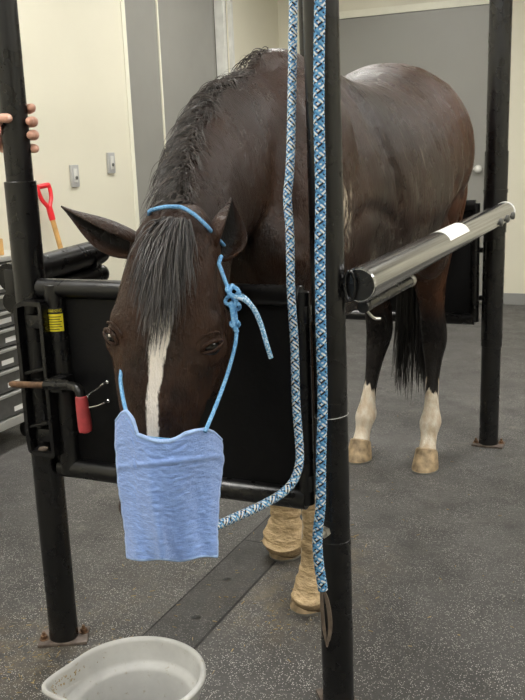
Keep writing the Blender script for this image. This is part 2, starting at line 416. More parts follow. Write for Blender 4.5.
# grey sliding door on the back wall
bm = bmesh.new(); box(bm, (-2.15, BY-.05, .02), (-.70, BY-.005, 2.49), .004); d2 = st('door_2', bm, MAT['door'])
bm = bmesh.new(); box(bm, (-.70, BY-.055, .02), (-.672, BY-.004, 2.49), .002); st('door_edge', bm, MAT['copper'], d2)['label'] = 'brown door edge strip'
kp = onY(478, 169, BY-.09)
bm = bmesh.new(); ell(bm, kp, .034, .030, .034); tube(bm, [kp, kp+V((0, .045, 0))], .014); tube(bm, [kp+V((0, .040, 0)), kp+V((0, .046, 0))], .04, 20)
tube(bm, [kp, kp+V((-.05, 0, 0))], .010, 10)
mk('door_knob', bm, MAT['alum'], d2)
bm = bmesh.new(); box(bm, (-2.25, BY-.03, 2.50), (-.66, BY-.001, 2.56), .003); st('trim_5', bm, MAT['trim'])
bm = bmesh.new(); box(bm, (-2.25, BY-.02, 2.49), (-.66, BY-.001, 2.503)); st('shadow_strip', bm, MAT['doordark'])  # dark strip stands in for the shadow line below the pale door-head trim
bm = bmesh.new(); box(bm, (-.66, BY-.012, 0), (RX, BY-.001, .10), .003); st('baseboard_back', bm, MAT['base'])
bm = bmesh.new(); box(bm, (WX, FY, 0), (WX+.012, DY0-.05, .10), .003); st('baseboard_left', bm, MAT['base'])
bm = bmesh.new(); box(bm, (RX-.012, FY, 0), (RX, BY-.02, .10), .003); st('baseboard_right', bm, MAT['base'])
# ceiling lights
me_, nt_, b_ = newmat('light_diffuser'); sset(b_, col=(.9, .9, .9), ecol=(1, .98, .935), emit=9.); MAT['glow'] = me_
for i, (x, y) in enumerate([(-1.5, -.9), (-1.5, 1.5), (-1.5, 3.9), (.9, -2.6), (.9, .9), (.9, 3.5), (2.6, -.8), (2.6, 2.2), (-1.2, -3.2)]):
    t = thing('ceiling_light', (x, y, CZ), 'rectangular ceiling light panel above the stocks room', 'light', 'ceiling light panels')
    bm = bmesh.new()
    for a in (((-.33, -.63), (-.30, .63)), ((.30, -.63), (.33, .63)), ((-.30, -.63), (.30, -.60)), ((-.30, .60), (.30, .63))):
        box(bm, (x+a[0][0], y+a[0][1], CZ-.05), (x+a[1][0], y+a[1][1], CZ-.001))
    mk('frame', bm, MAT['trim'], t, smooth=False)
    bm = bmesh.new(); box(bm, (x-.298, y-.598, CZ-.045), (x+.298, y+.598, CZ-.03)); mk('diffuser', bm, MAT['glow'], t, smooth=False)

# two switch plates on the left wall
for (px, py, lab) in ((73.5, 176, 'grey metal wall plate nearer the shovel, the lower of two on the cream wall'), (110, 163, 'grey metal wall plate nearer the grey door, the higher of two on the cream wall')):
    c = onX(px, py, WX)
    t = thing('wall_plate', c, lab, 'switch')
    bm = bmesh.new(); box(bm, (c.x, c.y-.038, c.z-.066), (c.x+.016, c.y+.038, c.z+.066), .004); mk('cover', bm, MAT['switch'], t)
    bm = bmesh.new(); box(bm, (c.x+.016, c.y-.017, c.z-.040), (c.x+.021, c.y+.017, c.z+.044), .002)
    mk('insert', bm, MAT['alum'], t)
    bm = bmesh.new(); tube(bm, [c+V((.020, 0, -.012)), c+V((.026, 0, -.012))], .011, 14)
    mk('button', bm, MAT['doordark'], t)

# ------------------------------------------------------------------ tool chest
def tool_chest():
    X1, X0, Y0, Y1 = -2.17, -2.60, .55, 1.66
    t = thing('tool_chest', ((X0+X1)/2, (Y0+Y1)/2, 0), 'grey rolling tool chest with labelled drawers against the cream wall', 'tool chest')
    bm = bmesh.new(); box(bm, (X0, Y0, .16), (X1-.02, Y1, .93), .004)
    for y in (Y0, Y1-.022): box(bm, (X1-.03, y, .16), (X1+.002, y+.022, .93), .002)
    mk('cabinet', bm, MAT['toolbox'], t)
    bm = bmesh.new(); box(bm, (X0-.005, Y0-.01, .93), (X1+.012, Y1+.01, .955), .004); mk('top_edge', bm, MAT['toolframe'], t)
    bm = bmesh.new(); box(bm, (X0, Y0-.01, .125), (X1+.014, Y1+.01, .168), .004); mk('base_frame', bm, MAT['toolframe'], t)
    zs = [.172, .30, .415, .52, .615, .70, .78, .86, .925]
    for r in range(len(zs)-1):
        for c in range(2):
            y0 = Y0+.028+c*.53; y1 = y0+.515; z0, z1 = zs[r]+.004, zs[r+1]-.004
            bm = bmesh.new(); box(bm, (X1-.02, y0, z0), (X1+.006, y1, z1), .003)
            d = mk('drawer', bm, MAT['toolbox'], t)
            bm = bmesh.new(); box(bm, (X1+.004, y0+.004, z1-.016), (X1+.020, y1-.004, z1-.003), .002); mk('pull', bm, MAT['toolframe'], d)
            ly = (1.385 if c else .9)-(r*37 % 5)*.014
            bm = bmesh.new(); box(bm, (X1+.006, ly, z0+.018), (X1+.0075, ly+.085, z0+.042)); mk('label_tape', bm, MAT['tape'], d, smooth=False)
    for (x, y) in ((X1-.07, Y1-.09), (X1-.07, Y0+.09), (X0+.07, Y1-.09), (X0+.07, Y0+.09)):
        bm = bmesh.new(); box(bm, (x-.035, y-.03, .115), (x+.035, y+.03, .127), .002); box(bm, (x-.028, y-.015, .05), (x-.022, y+.015, .118)); box(bm, (x+.022, y-.015, .05), (x+.028, y+.015, .118))
        w = mk('caster', bm, MAT['toolframe'], t)
        bm = bmesh.new(); tube(bm, [(x-.018, y, .056), (x-.015, y, .056), (x+.015, y, .056), (x+.018, y, .056)], [.05, .056, .056, .05], 24); mk('wheel', bm, MAT['tyre'], w)
    return X0, X1, Y0, Y1
TX0, TX1, TY0, TY1 = tool_chest()
bm = bmesh.new(); box(bm, (-2.56, .75, .955), (-2.20, 1.47, 1.035), .004)
tag(mk('wooden_board', bm, MAT['wood'], None, loc=(-2.38, 1.1, .955)), 'yellow wooden board lying on top of the tool chest', 'board')

# ------------------------------------------------------------------ shovel
def shovel():
    top = onX(43, 186, -2.575); neck = onX(49.5, 224, -2.56)
    d = (neck-top).normalized(); k = (0.03-top.z)/d.z; base = top+d*k
    base = V((-2.36, top.y+.10, .02)); d = (base-top).normalized()
    t = thing('shovel', (base.x, base.y, 0), 'shovel with a red D-shaped grip and wooden shaft leaning on the cream wall', 'shovel')
    s = V((0, 1, 0)); s = (s-d*s.dot(d)).normalized(); n = d.cross(s)
    bm = bmesh.new()
    g = []
    for a in range(0, 11):
        q = math.pi*a/10
        g.append(top + d*.02)
    tube(bm, [top-s*.052, top-s*.03, top+s*.03, top+s*.052], [.013, .015, .015, .013], 12)
    for sg in (-1, 1):
        tube(bm, smoothpath([top+s*.052*sg, top+s*.054*sg+d*.03, top+s*.044*sg+d*.075, top+s*.014*sg+d*.115, top+d*.15], 12), [.012]*4+[.012]*9, 10)
    tube(bm, [top+d*.12, top+d*.16, top+d*.20], [.018, .019, .018], 12)
    mk('grip', bm, MAT['red'], t)
    bm = bmesh.new(); Ls = (base-top).length; tube(bm, [top+d*.19, top+d*(Ls-.27)], .015, 12); mk('shaft', bm, MAT['wood'], t)
    bm = bmesh.new(); c0 = top+d*(Ls-.34)
    tube(bm, [c0, c0+d*.10], [.02, .022], 12)
    rows = []
    for i in range(9):
        f = i/8; w = .10*(1-.55*max(0, f-.55)/.45) if f > 0 else .085
        rows.append([bm.verts.new(c0+d*(.09+.25*f)+s*w*(j-3)/3+n*(.018*((j-3)/3)**2-.010)) for j in range(7)])
    for a, b in zip(rows, rows[1:]):
        for j in range(6): bm.faces.new((a[j], a[j+1], b[j+1], b[j]))
    o = mk('blade', bm, MAT['doordark'], t); m = o.modifiers.new('th', 'SOLIDIFY'); m.thickness = .003
shovel()

# ------------------------------------------------------------------ the stocks
SW, SL = .859, 2.141          # width and length between posts
def post(loc, r_low, r_up, zsplit, top, label, lean=(0, 0), half=.072, prot=0):
    x, y = loc
    t = thing('stock_post', (x, y, 0), label, 'post')
    def p(z): return V((x+lean[0]*z, y+lean[1]*z, z))
    bm = bmesh.new(); pipe(bm, p(.008), p(zsplit), r_low, 32); mk('sleeve', bm, MAT['black'], t)
    bm = bmesh.new(); pipe(bm, p(zsplit-.12), p(top), r_up, 32); mk('upper_tube', bm, MAT['black'], t)
    R = Matrix.Rotation(prot, 3, 'Z')
    bm = bmesh.new(); box(bm, (x-half, y-.046, 0), (x+half, y+.046, .010), .003, R, (x, y, 0)); bp = mk('base_plate', bm, MAT['plate'], t)
    for s in (-1, 1):
        q = V((x, y, 0))+R @ V((s*(half-.015), s*.012, 0))
        bm = bmesh.new(); tube(bm, [q+V((0, 0, .009)), q+V((0, 0, .012))], .014, 16); tube(bm, [q+V((0, 0, .012)), q+V((0, 0, .022))], .010, 6); tube(bm, [q+V((0, 0, .02)), q+V((0, 0, .032))], .005, 8)
        mk('anchor_bolt', bm, MAT['rust'], bp)
    return t
TOP = 2.30
pl = post((-SW, 0), .0425, .036, 1.345, TOP, 'black steel post nearest the tool chest, gripped by a hand', prot=.5)
pc = post((.010, -.006), .0405, .0395, .46, TOP, 'black steel post in the foreground centre behind the hanging ropes', half=.060, prot=-.95, lean=(-.0028, 0))
pr = post((0, SL), .044, .048, .60, TOP, 'black steel post at the far right carrying the end of the silver pipe', lean=(.010, 0))
pb = post((-SW, SL), .044, .041, .60, TOP, 'black steel post behind the horse, mostly hidden')
# small fittings on the centre post
c = onY(330, 533, -.050)
bm = bmesh.new(); tube(bm, [c+V((-.012, .012, 0)), c+V((-.016, -.006, 0))], .014, 6); tube(bm, [c+V((-.004, .03, 0)), c+V((-.017, -.016, 0))], .007, 10); mk('set_bolt', bm, MAT['bolt'], pc)
def ring_pts(cx, cy, z, r, n=32, tilt=0): return [V((cx+r*math.cos(2*math.pi*k/n), cy+r*math.sin(2*math.pi*k/n), z+tilt*math.cos(2*math.pi*k/n))) for k in range(n)]
zc = onY(338, 420, -.04).z
bm = bmesh.new(); tube(bm, ring_pts(.010-.0028*zc, -.006, zc, .0405, 32, .004), .0008, 6, closed=True); mk('wire_loop', bm, MAT['toolframe'], pc)
# collars on the far post
bm = bmesh.new()
for y_ in (191, 219): 
    z = onY(500, y_, SL).z; tube(bm, [(.010*z, SL, z-.008), (.010*z, SL, z+.008)], .054, 32)
z = onY(500, 151, SL).z; zz = onY(500, 232, SL).z; tube(bm, [(.01*zz, SL, zz), (.01*z, SL, z)], .0515, 32)
mk('collar', bm, MAT['black'], pr)
# overhead frame, above the picture
t = thing('overhead_frame', (-SW/2, SL/2, TOP), 'black steel frame joining the tops of the four posts', 'frame')
for a, b in (((-SW, 0), (0, 0)), ((0, 0), (0, SL)), ((0, SL), (-SW, SL)), ((-SW, SL), (-SW, 0))):
    bm = bmesh.new(); pipe(bm, (a[0], a[1], TOP+.03), (b[0], b[1], TOP+.03), .035, 24); mk('crossbar', bm, MAT['black'], t)

def gate(Y, label, z0, z1, x0, x1, front=True):
    t = thing('stock_gate', ((x0+x1)/2, Y, 0), label, 'gate')
    r = .026
    bm = bmesh.new(); pipe(bm, (x0-.016 if front else x0, Y, z1), (x1, Y, z1), r); mk('top_rail', bm, MAT['black'], t)
    bm = bmesh.new(); pipe(bm, (x0, Y, z0), (x1, Y, z0), r*1.05); mk('bottom_rail', bm, MAT['black'], t)
    for x in (x0+(.032 if front else .045), x1-.0):
        rr = .030 if (front and x < -.5) else .019
        bm = bmesh.new(); pipe(bm, (x, Y, z0-.012), (x, Y, z1+.012), rr); mk('upright', bm, MAT['black'], t)
    bm = bmesh.new(); box(bm, (x0+.05, Y+.004, z0+.01), (x1-.005, Y+.022, z1-.01), .004); mk('panel', bm, MAT['panel'], t)
    return t
g1 = gate(-.012, 'black padded steel gate in front of the horse, with a red latch handle', .555, 1.062, -.80, -.058)
for z in (.60, 1.02):
    bm = bmesh.new(); box(bm, (-.062, -.028, z-.02), (-.038, .004, z+.02), .003); mk('hinge', bm, MAT['black'], g1)
# thin pads of the rear gate
g2 = gate(SL+.01, 'black padded steel gate behind the horse hind legs', .60, 1.12, -.80, -.075, front=False)
for z in (.70, .92, 1.0):
    bm = bmesh.new(); pipe(bm, (-.075, SL+.01, z), (-.037, SL+.01, z), .012, 12); mk('hinge', bm, MAT['black'], g2)

# keeper bracket on left post
def bracket():
    A = onY(19, 306, -.052); B = onY(36, 449, -.052)
    x0, x1 = A.x, A.x+.088; zt, zb = onY(30, 303, -.05).z, onY(45, 452, -.05).z
    t = thing('latch_keeper', ((x0+x1)/2, -.05, zb), 'long black slotted latch keeper bolted to the post beside the tool chest', 'bracket')
    bm = bmesh.new(); w = .014
    cxx = (x0+x1)/2
    pts = smoothpath([(x1-.004, -.05, zt), (cxx, -.05, zt+.001), (x0+.012, -.05, zt-.004), (x0, -.05, zt-.03), (x0, -.05, (zt+zb)/2), (x0, -.05, zb+.03), (x0+.012, -.05, zb+.004), (cxx, -.05, zb), (x1-.004, -.05, zb)], 48)
    F = []
    rings = []
    for i, p in enumerate(pts):
        a = pts[max(0, i-1)]; b = pts[min(len(pts)-1, i+1)]; tg = (b-a).normalized(); n = V((0, 1, 0)).cross(tg)
        rings.append([p+n*sx*.006+V((0, sy*.020, 0)) for sx, sy in ((-1, -1), (1, -1), (1, 1), (-1, 1))])
    loft(bm, rings)
    mk('frame', bm, MAT['black'], t)
    bm = bmesh.new(); box(bm, (x1-.012, -.072, zb), (x1, -.036, zt), .002); mk('strap', bm, MAT['black'], t)
    for f in (.44, .80):
        z = zt+(zb-zt)*f
        bm = bmesh.new(); box(bm, (x0+.004, -.066, z-.004), (x1-.008, -.034, z+.004), .0015, Matrix.Rotation(-.25, 3, 'Y')); mk('slot_lip', bm, MAT['black'], t)
    bm = bmesh.new(); q = V((cxx+.006, -.072, zb+.018)); ell(bm, q, .018, .004, .007, Matrix.Rotation(-.25, 3, 'Y')); mk('stop', bm, MAT['plate'], t)
    for z in (zt-.05, zb+.05):
        bm = bmesh.new(); box(bm, (cxx-.02, -.055, z-.018), (cxx+.02, -.038, z+.018), .002); mk('mount', bm, MAT['black'], t)
bracket()
# latch rod with red grip
YL = -.092
a = onY(10, 384, YL); b = onY(36, 385, YL); c = onY(46, 385, YL); d = onY(70, 386, YL); e = onY(78, 389, YL-.01); f = onY(81, 396, YL-.012); h = onY(86, 433, YL-.015)
t = thing('gate_latch', (c.x, c.y, 0), 'latch rod with rusty tip and faded red handle on the front gate', 'latch')
bm = bmesh.new(); tube(bm, [a, a+(b-a)*.1, b, b+(c-b)*.98], [.006, .009, .009, .009], 12); mk('rusty_rod', bm, MAT['rust'], t)
bm = bmesh.new(); tube(bm, smoothpath([b+(c-b)*.9, c+(d-c)*.5, d, e, f, f+(h-f)*.2], 20), .0125, 14); box(bm, (c.x+.0, YL-.004, c.z+.006), (d.x, YL+.004, c.z+.018), .002); mk('crank', bm, MAT['black'], t)
bm = bmesh.new(); tube(bm, smoothpath([f, f+(h-f)*.08, f+(h-f)*.5, f+(h-f)*.9, h], 12), [.012, .0145, .0155, .016, .0165, .017, .0178, .0182, .0185, .018, .0165, .012, .008][:13], 16); mk('grip', bm, MAT['redgrip'], t)
bm = bmesh.new(); box(bm, (c.x+.012, YL, c.z-.02), (c.x+.05, -.036, c.z+.02), .003); mk('guide', bm, MAT['black'], t)
# wire hook on the panel
yy = -.016
q = [onY(x, y, yy-.02) for x, y in ((103, 384), (97, 389), (89, 394), (86, 401), (88, 407), (96, 406), (104, 403))]
q = [V((q[0].x, -.004, q[0].z))]+q+[V((q[-1].x, -.004, q[-1].z))]
bm = bmesh.new(); tube(bm, smoothpath(q, 30), .0022, 8)
for k in (0, -1): ell(bm, q[k]+V((0, -.012, 0)), .006, .005, .006, seg=10)
tag(mk('wire_hook', bm, MAT['chrome'], None, loc=q[0]), 'small bright bent wire hook on the black panel beside the red latch handle', 'hook')
# warning sticker, curved around the gate upright
def sticker():
    cx, r = -.768, .0312; z1 = onY(54, 308, -.04).z; z0 = onY(54, 331.5, -.04).z
    t = thing('warning_sticker', (cx, -.042, z0), 'yellow and black warning sticker on the upright of the front gate', 'sticker')
    def sheet(name, za, zb, a0, a1, rr, mat):
        bm = bmesh.new(); n = 10; R = []
        for i in range(n+1):
            a = a0+(a1-a0)*i/n
            R.append([bm.verts.new((cx+q_*math.sin(a), -.012-q_*math.cos(a), z)) for q_, z in ((rr, za), (rr, zb), (rr-.0006, zb), (rr-.0006, za))])
        for A, B in zip(R, R[1:]):
            for k in range(4): bm.faces.new((A[k], A[(k+1) % 4], B[(k+1) % 4], B[k]))
        bm.faces.new(R[0]); bm.faces.new(R[-1][::-1])
        return mk(name, bm, mat, t)
    h = z1-z0
    sheet('backing', z0, z1-.26*h, -.28, 1.15, r, MAT['yellow'])
    sheet('header', z1-.26*h, z1, -.28, 1.15, r, MAT['ink'])
    for i in range(6):
        za = z0+.08*h+i*.105*h
        sheet('print_line', za, za+.03*h, -.15, [.75, 1.0, .9, 1.0, .85, .95][i], r+.0004, MAT['ink'])
    cv = bpy.data.curves.new('word', 'FONT'); cv.body = 'WARNING'; cv.size = .0135; cv.extrude = .0002; cv.align_x = 'CENTER'; cv.align_y = 'CENTER'
    o = bpy.data.objects.new('word', cv); COL.objects.link(o)
    dg = bpy.context.evaluated_depsgraph_get(); me = bpy.data.meshes.new_from_object(o.evaluated_get(dg)); bpy.data.objects.remove(o)
    for v in me.vertices:
        x, y, z = v.co; a = .43+x/(r)*.60; rr = r+.0006+z
        v.co = (cx+rr*math.sin(a), -.012-rr*math.cos(a), z1-.13*h+y*.9)
    link('warning_text', me, MAT['yellow'], t, smooth=False)
sticker()

# ------------------------------------------------------------------ silver side pipe
def side_pipe():
    A = V((.084, -.012, 1.092)); B = V((.084, SL-.19, 1.106)); d = (B-A).normalized()
    t = thing('side_bar', A, 'long silver steel pipe running along the right side of the stocks', 'pipe')
    bm = bmesh.new(); pipe(bm, A, B, .041, 40, .003); mk('pipe', bm, MAT['silver'], t)
    bm = bmesh.new(); p = B; tube(bm, [p-d*.012, p+d*.012, p+d*.020], [.043, .043, .034], 32); mk('end_cap', bm, MAT['white'], t)
    k0 = (onX(438, 221, .084).y-A.y); k1 = (onX(458, 216, .084).y-A.y)
    # tape wraps only the upper outside
    bm = bmesh.new(); R = []
    for i in range(13):
        a = .35+2.1*i/12
        R.append([bm.verts.new(A+d*k+V((math.cos(a)*rr, 0, math.sin(a)*rr))) for k, rr in ((k0, .0418), (k1, .0418), (k1, .0408), (k0, .0408))])
    for P, Q in zip(R, R[1:]):
        for k in range(4): bm.faces.new((P[k], P[(k+1) % 4], Q[(k+1) % 4], Q[k]))
    bm.faces.new(R[0]); bm.faces.new(R[-1][::-1]); mk('tape_band', bm, MAT['tape'], t)
    for f in (.83, .905, .975):
        q = A+(B-A)*f+V((.040, 0, -.012))
        bm = bmesh.new(); tube(bm, [q-V((.004, 0, 0)), q+V((.006, 0, 0)), q+V((.010, 0, 0))], [.016, .016, .010], 12); mk('bolt', bm, MAT['doordark'], t)
    # spring latch and lifting ring at near end
    bm = bmesh.new(); tube(bm, [A-d*.001, A+d*.004], .036, 28); mk('inner_plug', bm, MAT['black'], t)
    bm = bmesh.new(); q = A+V((.0, -.012, .0)); pts = [q+V((.012*math.cos(2*math.pi*k/24)-.018, 0, .034*math.sin(2*math.pi*k/24))) for k in range(24)]
    tube(bm, pts, .0035, 8, closed=True); mk('ring', bm, MAT['black'], t)
    z = 1.036
    bm = bmesh.new(); pipe(bm, (.082, .02, z), (.082, .42, z), .015, 20); mk('latch_tube', bm, MAT['black'], t)
    bm = bmesh.new(); pipe(bm, (.082, .42, z), (.082, .445, z), .017, 16); mk('latch_tip', bm, MAT['bolt'], t)
    bm = bmesh.new(); tube(bm, smoothpath([(.082, .03, z-.004), (.098, .05, z-.03), (.112, .06, z-.034)], 8), .0035, 8); mk('latch_hook', bm, MAT['bolt'], t)
    for y in (.08, .34):
        bm = bmesh.new(); box(bm, (.078, y-.012, z), (.086, y+.012, 1.065), .001); mk('bracket', bm, MAT['black'], t)
    # stand-off clamps to the posts
    bm = bmesh.new(); box(bm, (.055, SL-.14, 1.085), (.088, SL+.02, 1.125), .004); mk('clamp', bm, MAT['black'], t)
    bm = bmesh.new(); box(bm, (.037, -.012, 1.075), (.07, .014, 1.11), .004); mk('clamp', bm, MAT['black'], t)
side_pipe()
# padded bar at left
def pad_bar():
    zt = onX(60, 262, -.93); y1 = onX(104, 266, -.93).y
    t = thing('padded_bar', (-.93, .05, 1.05), 'short black vinyl padded double bar behind the post nearest the tool chest', 'bar')
    for (z, r) in ((1.105, .040), (1.035, .030)):
        bm = bmesh.new(); tube(bm, smoothpath([(-.93, .0, z-.02), (-.93, .2, z-.01), (-.93, y1-.03, z)], 16)+[V((-.93, y1-.012, z)), V((-.93, y1, z))], [r]*17+[r*.9, r*.55], 20)
        mk('pad', bm, MAT['pad'], t)
    for y in (.12, y1-.08):
        bm = bmesh.new(); tube(bm, [(-.93, y-.018, 1.090), (-.93, y+.018, 1.098)], .0425, 20); mk('strap', bm, MAT['black'], t)
    bm = bmesh.new(); box(bm, (-.93, -.02, 1.04), (-.885, .03, 1.11), .004); mk('clamp', bm, MAT['black'], t)
pad_bar()

# ------------------------------------------------------------------ the horse
HX = -.345
P0 = V((-.232, -.262, 1.262))                       # poll
ha = V((-.036, -.235, -.971)).normalized()          # along the nose
n0 = V((math.sin(math.radians(13)), -math.cos(math.radians(13)), 0)); hn = (n0-ha*n0.dot(ha)).normalized()
hs = ha.cross(hn).normalized()
if hs.dot(cr) < 0: hs = -hs
def H(s, u, n): return P0+hs*s+ha*u+hn*n
SW_P = onX(352, 217, -.08); SWEAT_Y, SWEAT_Z = SW_P.y, SW_P.z
BLZ0 = .004
MAT['coat'] = coat_mat()
LEGS = dict(
 hl=[(-.20, 1.73), [(1.42, .0, .02, .10, .18), (1.25, .01, .08, .14, .23), (1.08, .0, .09, .125, .20), (.93, -.01, .10, .092, .145), (.80, -.015, .14, .066, .10), (.68, -.015, .18, .053, .074), (.58, -.012, .205, .057, .072), (.52, -.01, .20, .054, .062), (.44, -.008, .175, .037, .046), (.34, -.004, .14, .029, .036), (.25, .0, .11, .034, .042), (.19, .0, .095, .049, .054), (.14, .0, .07, .037, .038), (.09, .0, .04, .038, .042), (.05, 0, .02, .046, .052)]],
 hr=[(-.515, 1.76), [(1.42, .0, .0, .10, .18), (1.25, -.01, .06, .14, .23), (1.08, .0, .07, .125, .20), (.93, .02, .08, .095, .145), (.80, .04, .12, .072, .10), (.68, .05, .15, .060, .074), (.58, .05, .175, .060, .072), (.52, .045, .17, .055, .062), (.44, .035, .145, .040, .046), (.34, .025, .115, .031, .036), (.25, .015, .09, .035, .042), (.19, .01, .08, .050, .054), (.14, .005, .06, .037, .038), (.09, .0, .035, .038, .042), (.05, 0, .02, .046, .052)]],
 fl=[(-.245, .44), [(1.15, .03, .10, .11, .15), (1.0, .02, .09, .095, .125), (.86, .0, .08, .075, .095), (.72, .0, .06, .058, .07), (.60, .0, .05, .048, .055), (.54, .0, .045, .050, .056), (.48, .0, .04, .046, .048), (.40, .0, .04, .033, .038), (.28, .0, .045, .031, .036), (.20, .0, .05, .038, .044), (.14, .0, .03, .034, .036), (.09, .0, .012, .040, .044), (.05, 0, 0, .044, .050)]],
 fr=[(-.455, .755), [(1.15, -.03, -.20, .11, .15), (1.0, -.02, -.15, .095, .125), (.86, .0, -.10, .075, .095), (.72, .0, -.06, .058, .07), (.60, .0, -.03, .048, .055), (.54, .0, -.02, .050, .056), (.48, .0, -.015, .046, .048), (.40, .0, -.01, .033, .038), (.28, .0, .005, .031, .036), (.20, .0, .015, .038, .044), (.14, .0, .01, .034, .036), (.09, .0, .0, .040, .044), (.05, 0, 0, .044, .050)]])
def horse_mesh():
    bm = bmesh.new(); EX, EY, EZ = V((1, 0, 0)), V((0, 1, 0)), V((0, 0, 1))
    T = [(.20, 1.30, 1.02, .13, 2., 2.), (.28, 1.44, .94, .21, 2., 2.2), (.40, 1.605, .88, .25, 1.8, 2.2), (.55, 1.665, .85, .265, 1.6, 2.2), (.72, 1.675, .84, .285, 1.7, 2.3),
         (.90, 1.64, .85, .31, 1.9, 2.3), (1.10, 1.625, .87, .335, 2., 2.3), (1.30, 1.645, .91, .34, 2.05, 2.2), (1.48, 1.69, .98, .335, 2., 2.2), (1.64, 1.72, 1.04, .335, 2., 2.2),
         (1.80, 1.71, 1.06, .33, 2.1, 2.2), (1.93, 1.645, 1.08, .30, 2.2, 2.2), (2.02, 1.54, 1.13, .24, 2., 2.), (2.07, 1.42, 1.24, .11, 2., 2.)]
    rr = []
    for y, zt, zb, w, et, eb in interp_stations(T, 4):
        zc = zb+(zt-zb)*.48; rr.append(superring((HX, y, zc), EX, EZ, w, zt-zc, zc-zb, 32, et, eb))
    loft(bm, rr)
    # neck
    N = [(-.36, .62, 1.36, .26, .17), (-.36, .42, 1.34, .275, .165), (-.355, .24, 1.315, .255, .140), (-.337, .09, 1.275, .215, .116), (-.308, -.04, 1.225, .185, .100), (-.272, -.14, 1.17, .160, .092), (-.240, -.22, 1.12, .145, .088)]
    st_ = interp_stations(N, 4); C = [V(s[:3]) for s in st_]; rr = []
    for i, s in enumerate(st_):
        t = (C[min(len(C)-1, i+1)]-C[max(0, i-1)]).normalized(); up = (EZ-t*t.z).normalized(); sd = up.cross(t)
        rr.append(superring(C[i], sd, up, s[4], s[3], s[3]*(.95-.35*min(1, max(0, (.42-s[1])/.25))), 28, 1.75, 2.))
    loft(bm, rr)
    # head
    HD = [(-.035, .040, .015, .06), (-.01, .066, .042, .11), (.03, .086, .060, .15), (.08, .100, .070, .18), (.13, .110, .076, .205), (.18, .118, .079, .220), (.24, .122, .079, .225), (.30, .117, .076, .210), (.36, .098, .072, .18), (.42, .083, .068, .145),
          (.48, .073, .063, .118), (.54, .069, .056, .10), (.60, .069, .050, .092), (.645, .060, .042, .080), (.68, .038, .025, .055)]
    rr = []
    for u, w, d, v in interp_stations(HD, 4):
        pts = []
        for k in range(32):
            a = 2*math.pi*k/32; cs, sn = math.cos(a), math.sin(a); e = 2.5
            x = math.copysign(abs(cs)**(2/e), cs)*w; y = math.copysign(abs(sn)**(2/e), sn)*(d if sn > 0 else v)
            if y < 0: x *= 1-.38*min(1, -y/max(v, .01))
            pts.append(H(x, u, y))
        rr.append(pts)
    loft(bm, rr)
    HR = Matrix((hs, ha, hn)).transposed()
    for s in (-1, 1):
        ell(bm, H(s*.102, .262, .020), .032, .044, .034, HR)        # orbit
        ell(bm, H(s*.094, .222, .030), .030, .044, .028, HR)        # brow
        ell(bm, H(s*.084, .275, -.100), .032, .110, .095, HR)       # cheek
        tube(bm, [H(s*.102, .30, .002), H(s*.086, .37, .008), H(s*.072, .45, .014)], [.021, .018, .010], 10)   # facial crest
        ell(bm, H(s*.050, .615, .020), .022, .034, .022, HR)        # nostril rim
        ell(bm, H(s*.068, .060, .010), .032, .038, .038, HR)        # ear root
    ell(bm, H(0, .66, -.03), .042, .035, .045, HR)
    # muscles
    for s in (-1, 1):
        ell(bm, (HX+s*.165, 1.70, 1.42), .150, .29, .24)
        ell(bm, (HX+s*.115, 1.97, 1.27), .115, .115, .29)
        ell(bm, (HX+s*.215, 1.50, 1.04), .085, .12, .17, Matrix.Rotation(.3, 3, 'X'))
        ell(bm, (HX+s*.160, .47, 1.27), .095, .17, .30, Matrix.Rotation(-.35, 3, 'X'))
        ell(bm, (HX+s*.115, .27, 1.14), .095, .10, .125)
        ell(bm, (HX+s*.175, .66, 1.08), .090, .18, .16)
    # withers
    ell(bm, (HX, .60, 1.60), .07, .22, .09)
    ell(bm, (HX, 2.03, 1.46), .05, .07, .12)
    for key, (f, S) in LEGS.items():
        rr = []
        for z, dx, dy, wx, wy in interp_stations(S, 3):
            rr.append(superring((f[0]+dx, f[1]+dy, z), EX, EY, wx, wy, wy, 20, 2.2, 2.2))
        loft(bm, rr)
        if key[0] == 'h':   # point of hock, fetlock tuft
            s = S[6]; ell(bm, (f[0]+s[1], f[1]+s[2]+.045, .60), .022, .04, .055)
            s = S[11]; ell(bm, (f[0]+s[1], f[1]+s[2]+.03, .18), .022, .026, .03)
    me = remesh(bm, .0085, 7, .5)
    # creases between the muscles
    G = [([(1.78, 1.66), (1.88, 1.45), (1.87, 1.22), (1.80, 1.0)], .016, .028), ([(1.50, 1.25), (1.36, 1.12), (1.40, .98)], .018, .035), ([(.74, 1.56), (.80, 1.35), (.84, 1.15)], .012, .035),
         ([(.30, 1.52), (.24, 1.32), (.22, 1.16)], .014, .035), ([(.40, 1.15), (.60, 1.22), (.80, 1.16)], .010, .025), ([(1.55, 1.60), (1.62, 1.40), (1.70, 1.22), (1.62, 1.02)], .010, .035)]
    n = len(me.vertices); co = np.empty(n*3); me.vertices.foreach_get('co', co); co = co.reshape(-1, 3)
    no = np.array([v.normal[:] for v in me.vertices]); amp = np.zeros(n)
    for P, dep_, wd in G:
        P = smoothpath([(0, a, b) for a, b in P], 24); Q = np.array([(p.y, p.z) for p in P])
        d = np.min(np.hypot(co[:, None, 1]-Q[None, :, 0], co[:, None, 2]-Q[None, :, 1]), 1)
        amp = np.maximum(amp, dep_*np.exp(-(d/wd)**2))
    amp *= np.clip((np.abs(co[:, 0]-HX)-.06)/.08, 0, 1)*np.clip((co[:, 1]-.1)/.1, 0, 1)
    co -= no*amp[:, None]
    me.vertices.foreach_set('co', co.ravel()); me.update()
    return me
me = horse_mesh()
bvh = BVHTree.FromPolygons([v.co.copy() for v in me.vertices], [tuple(p.vertices) for p in me.polygons])
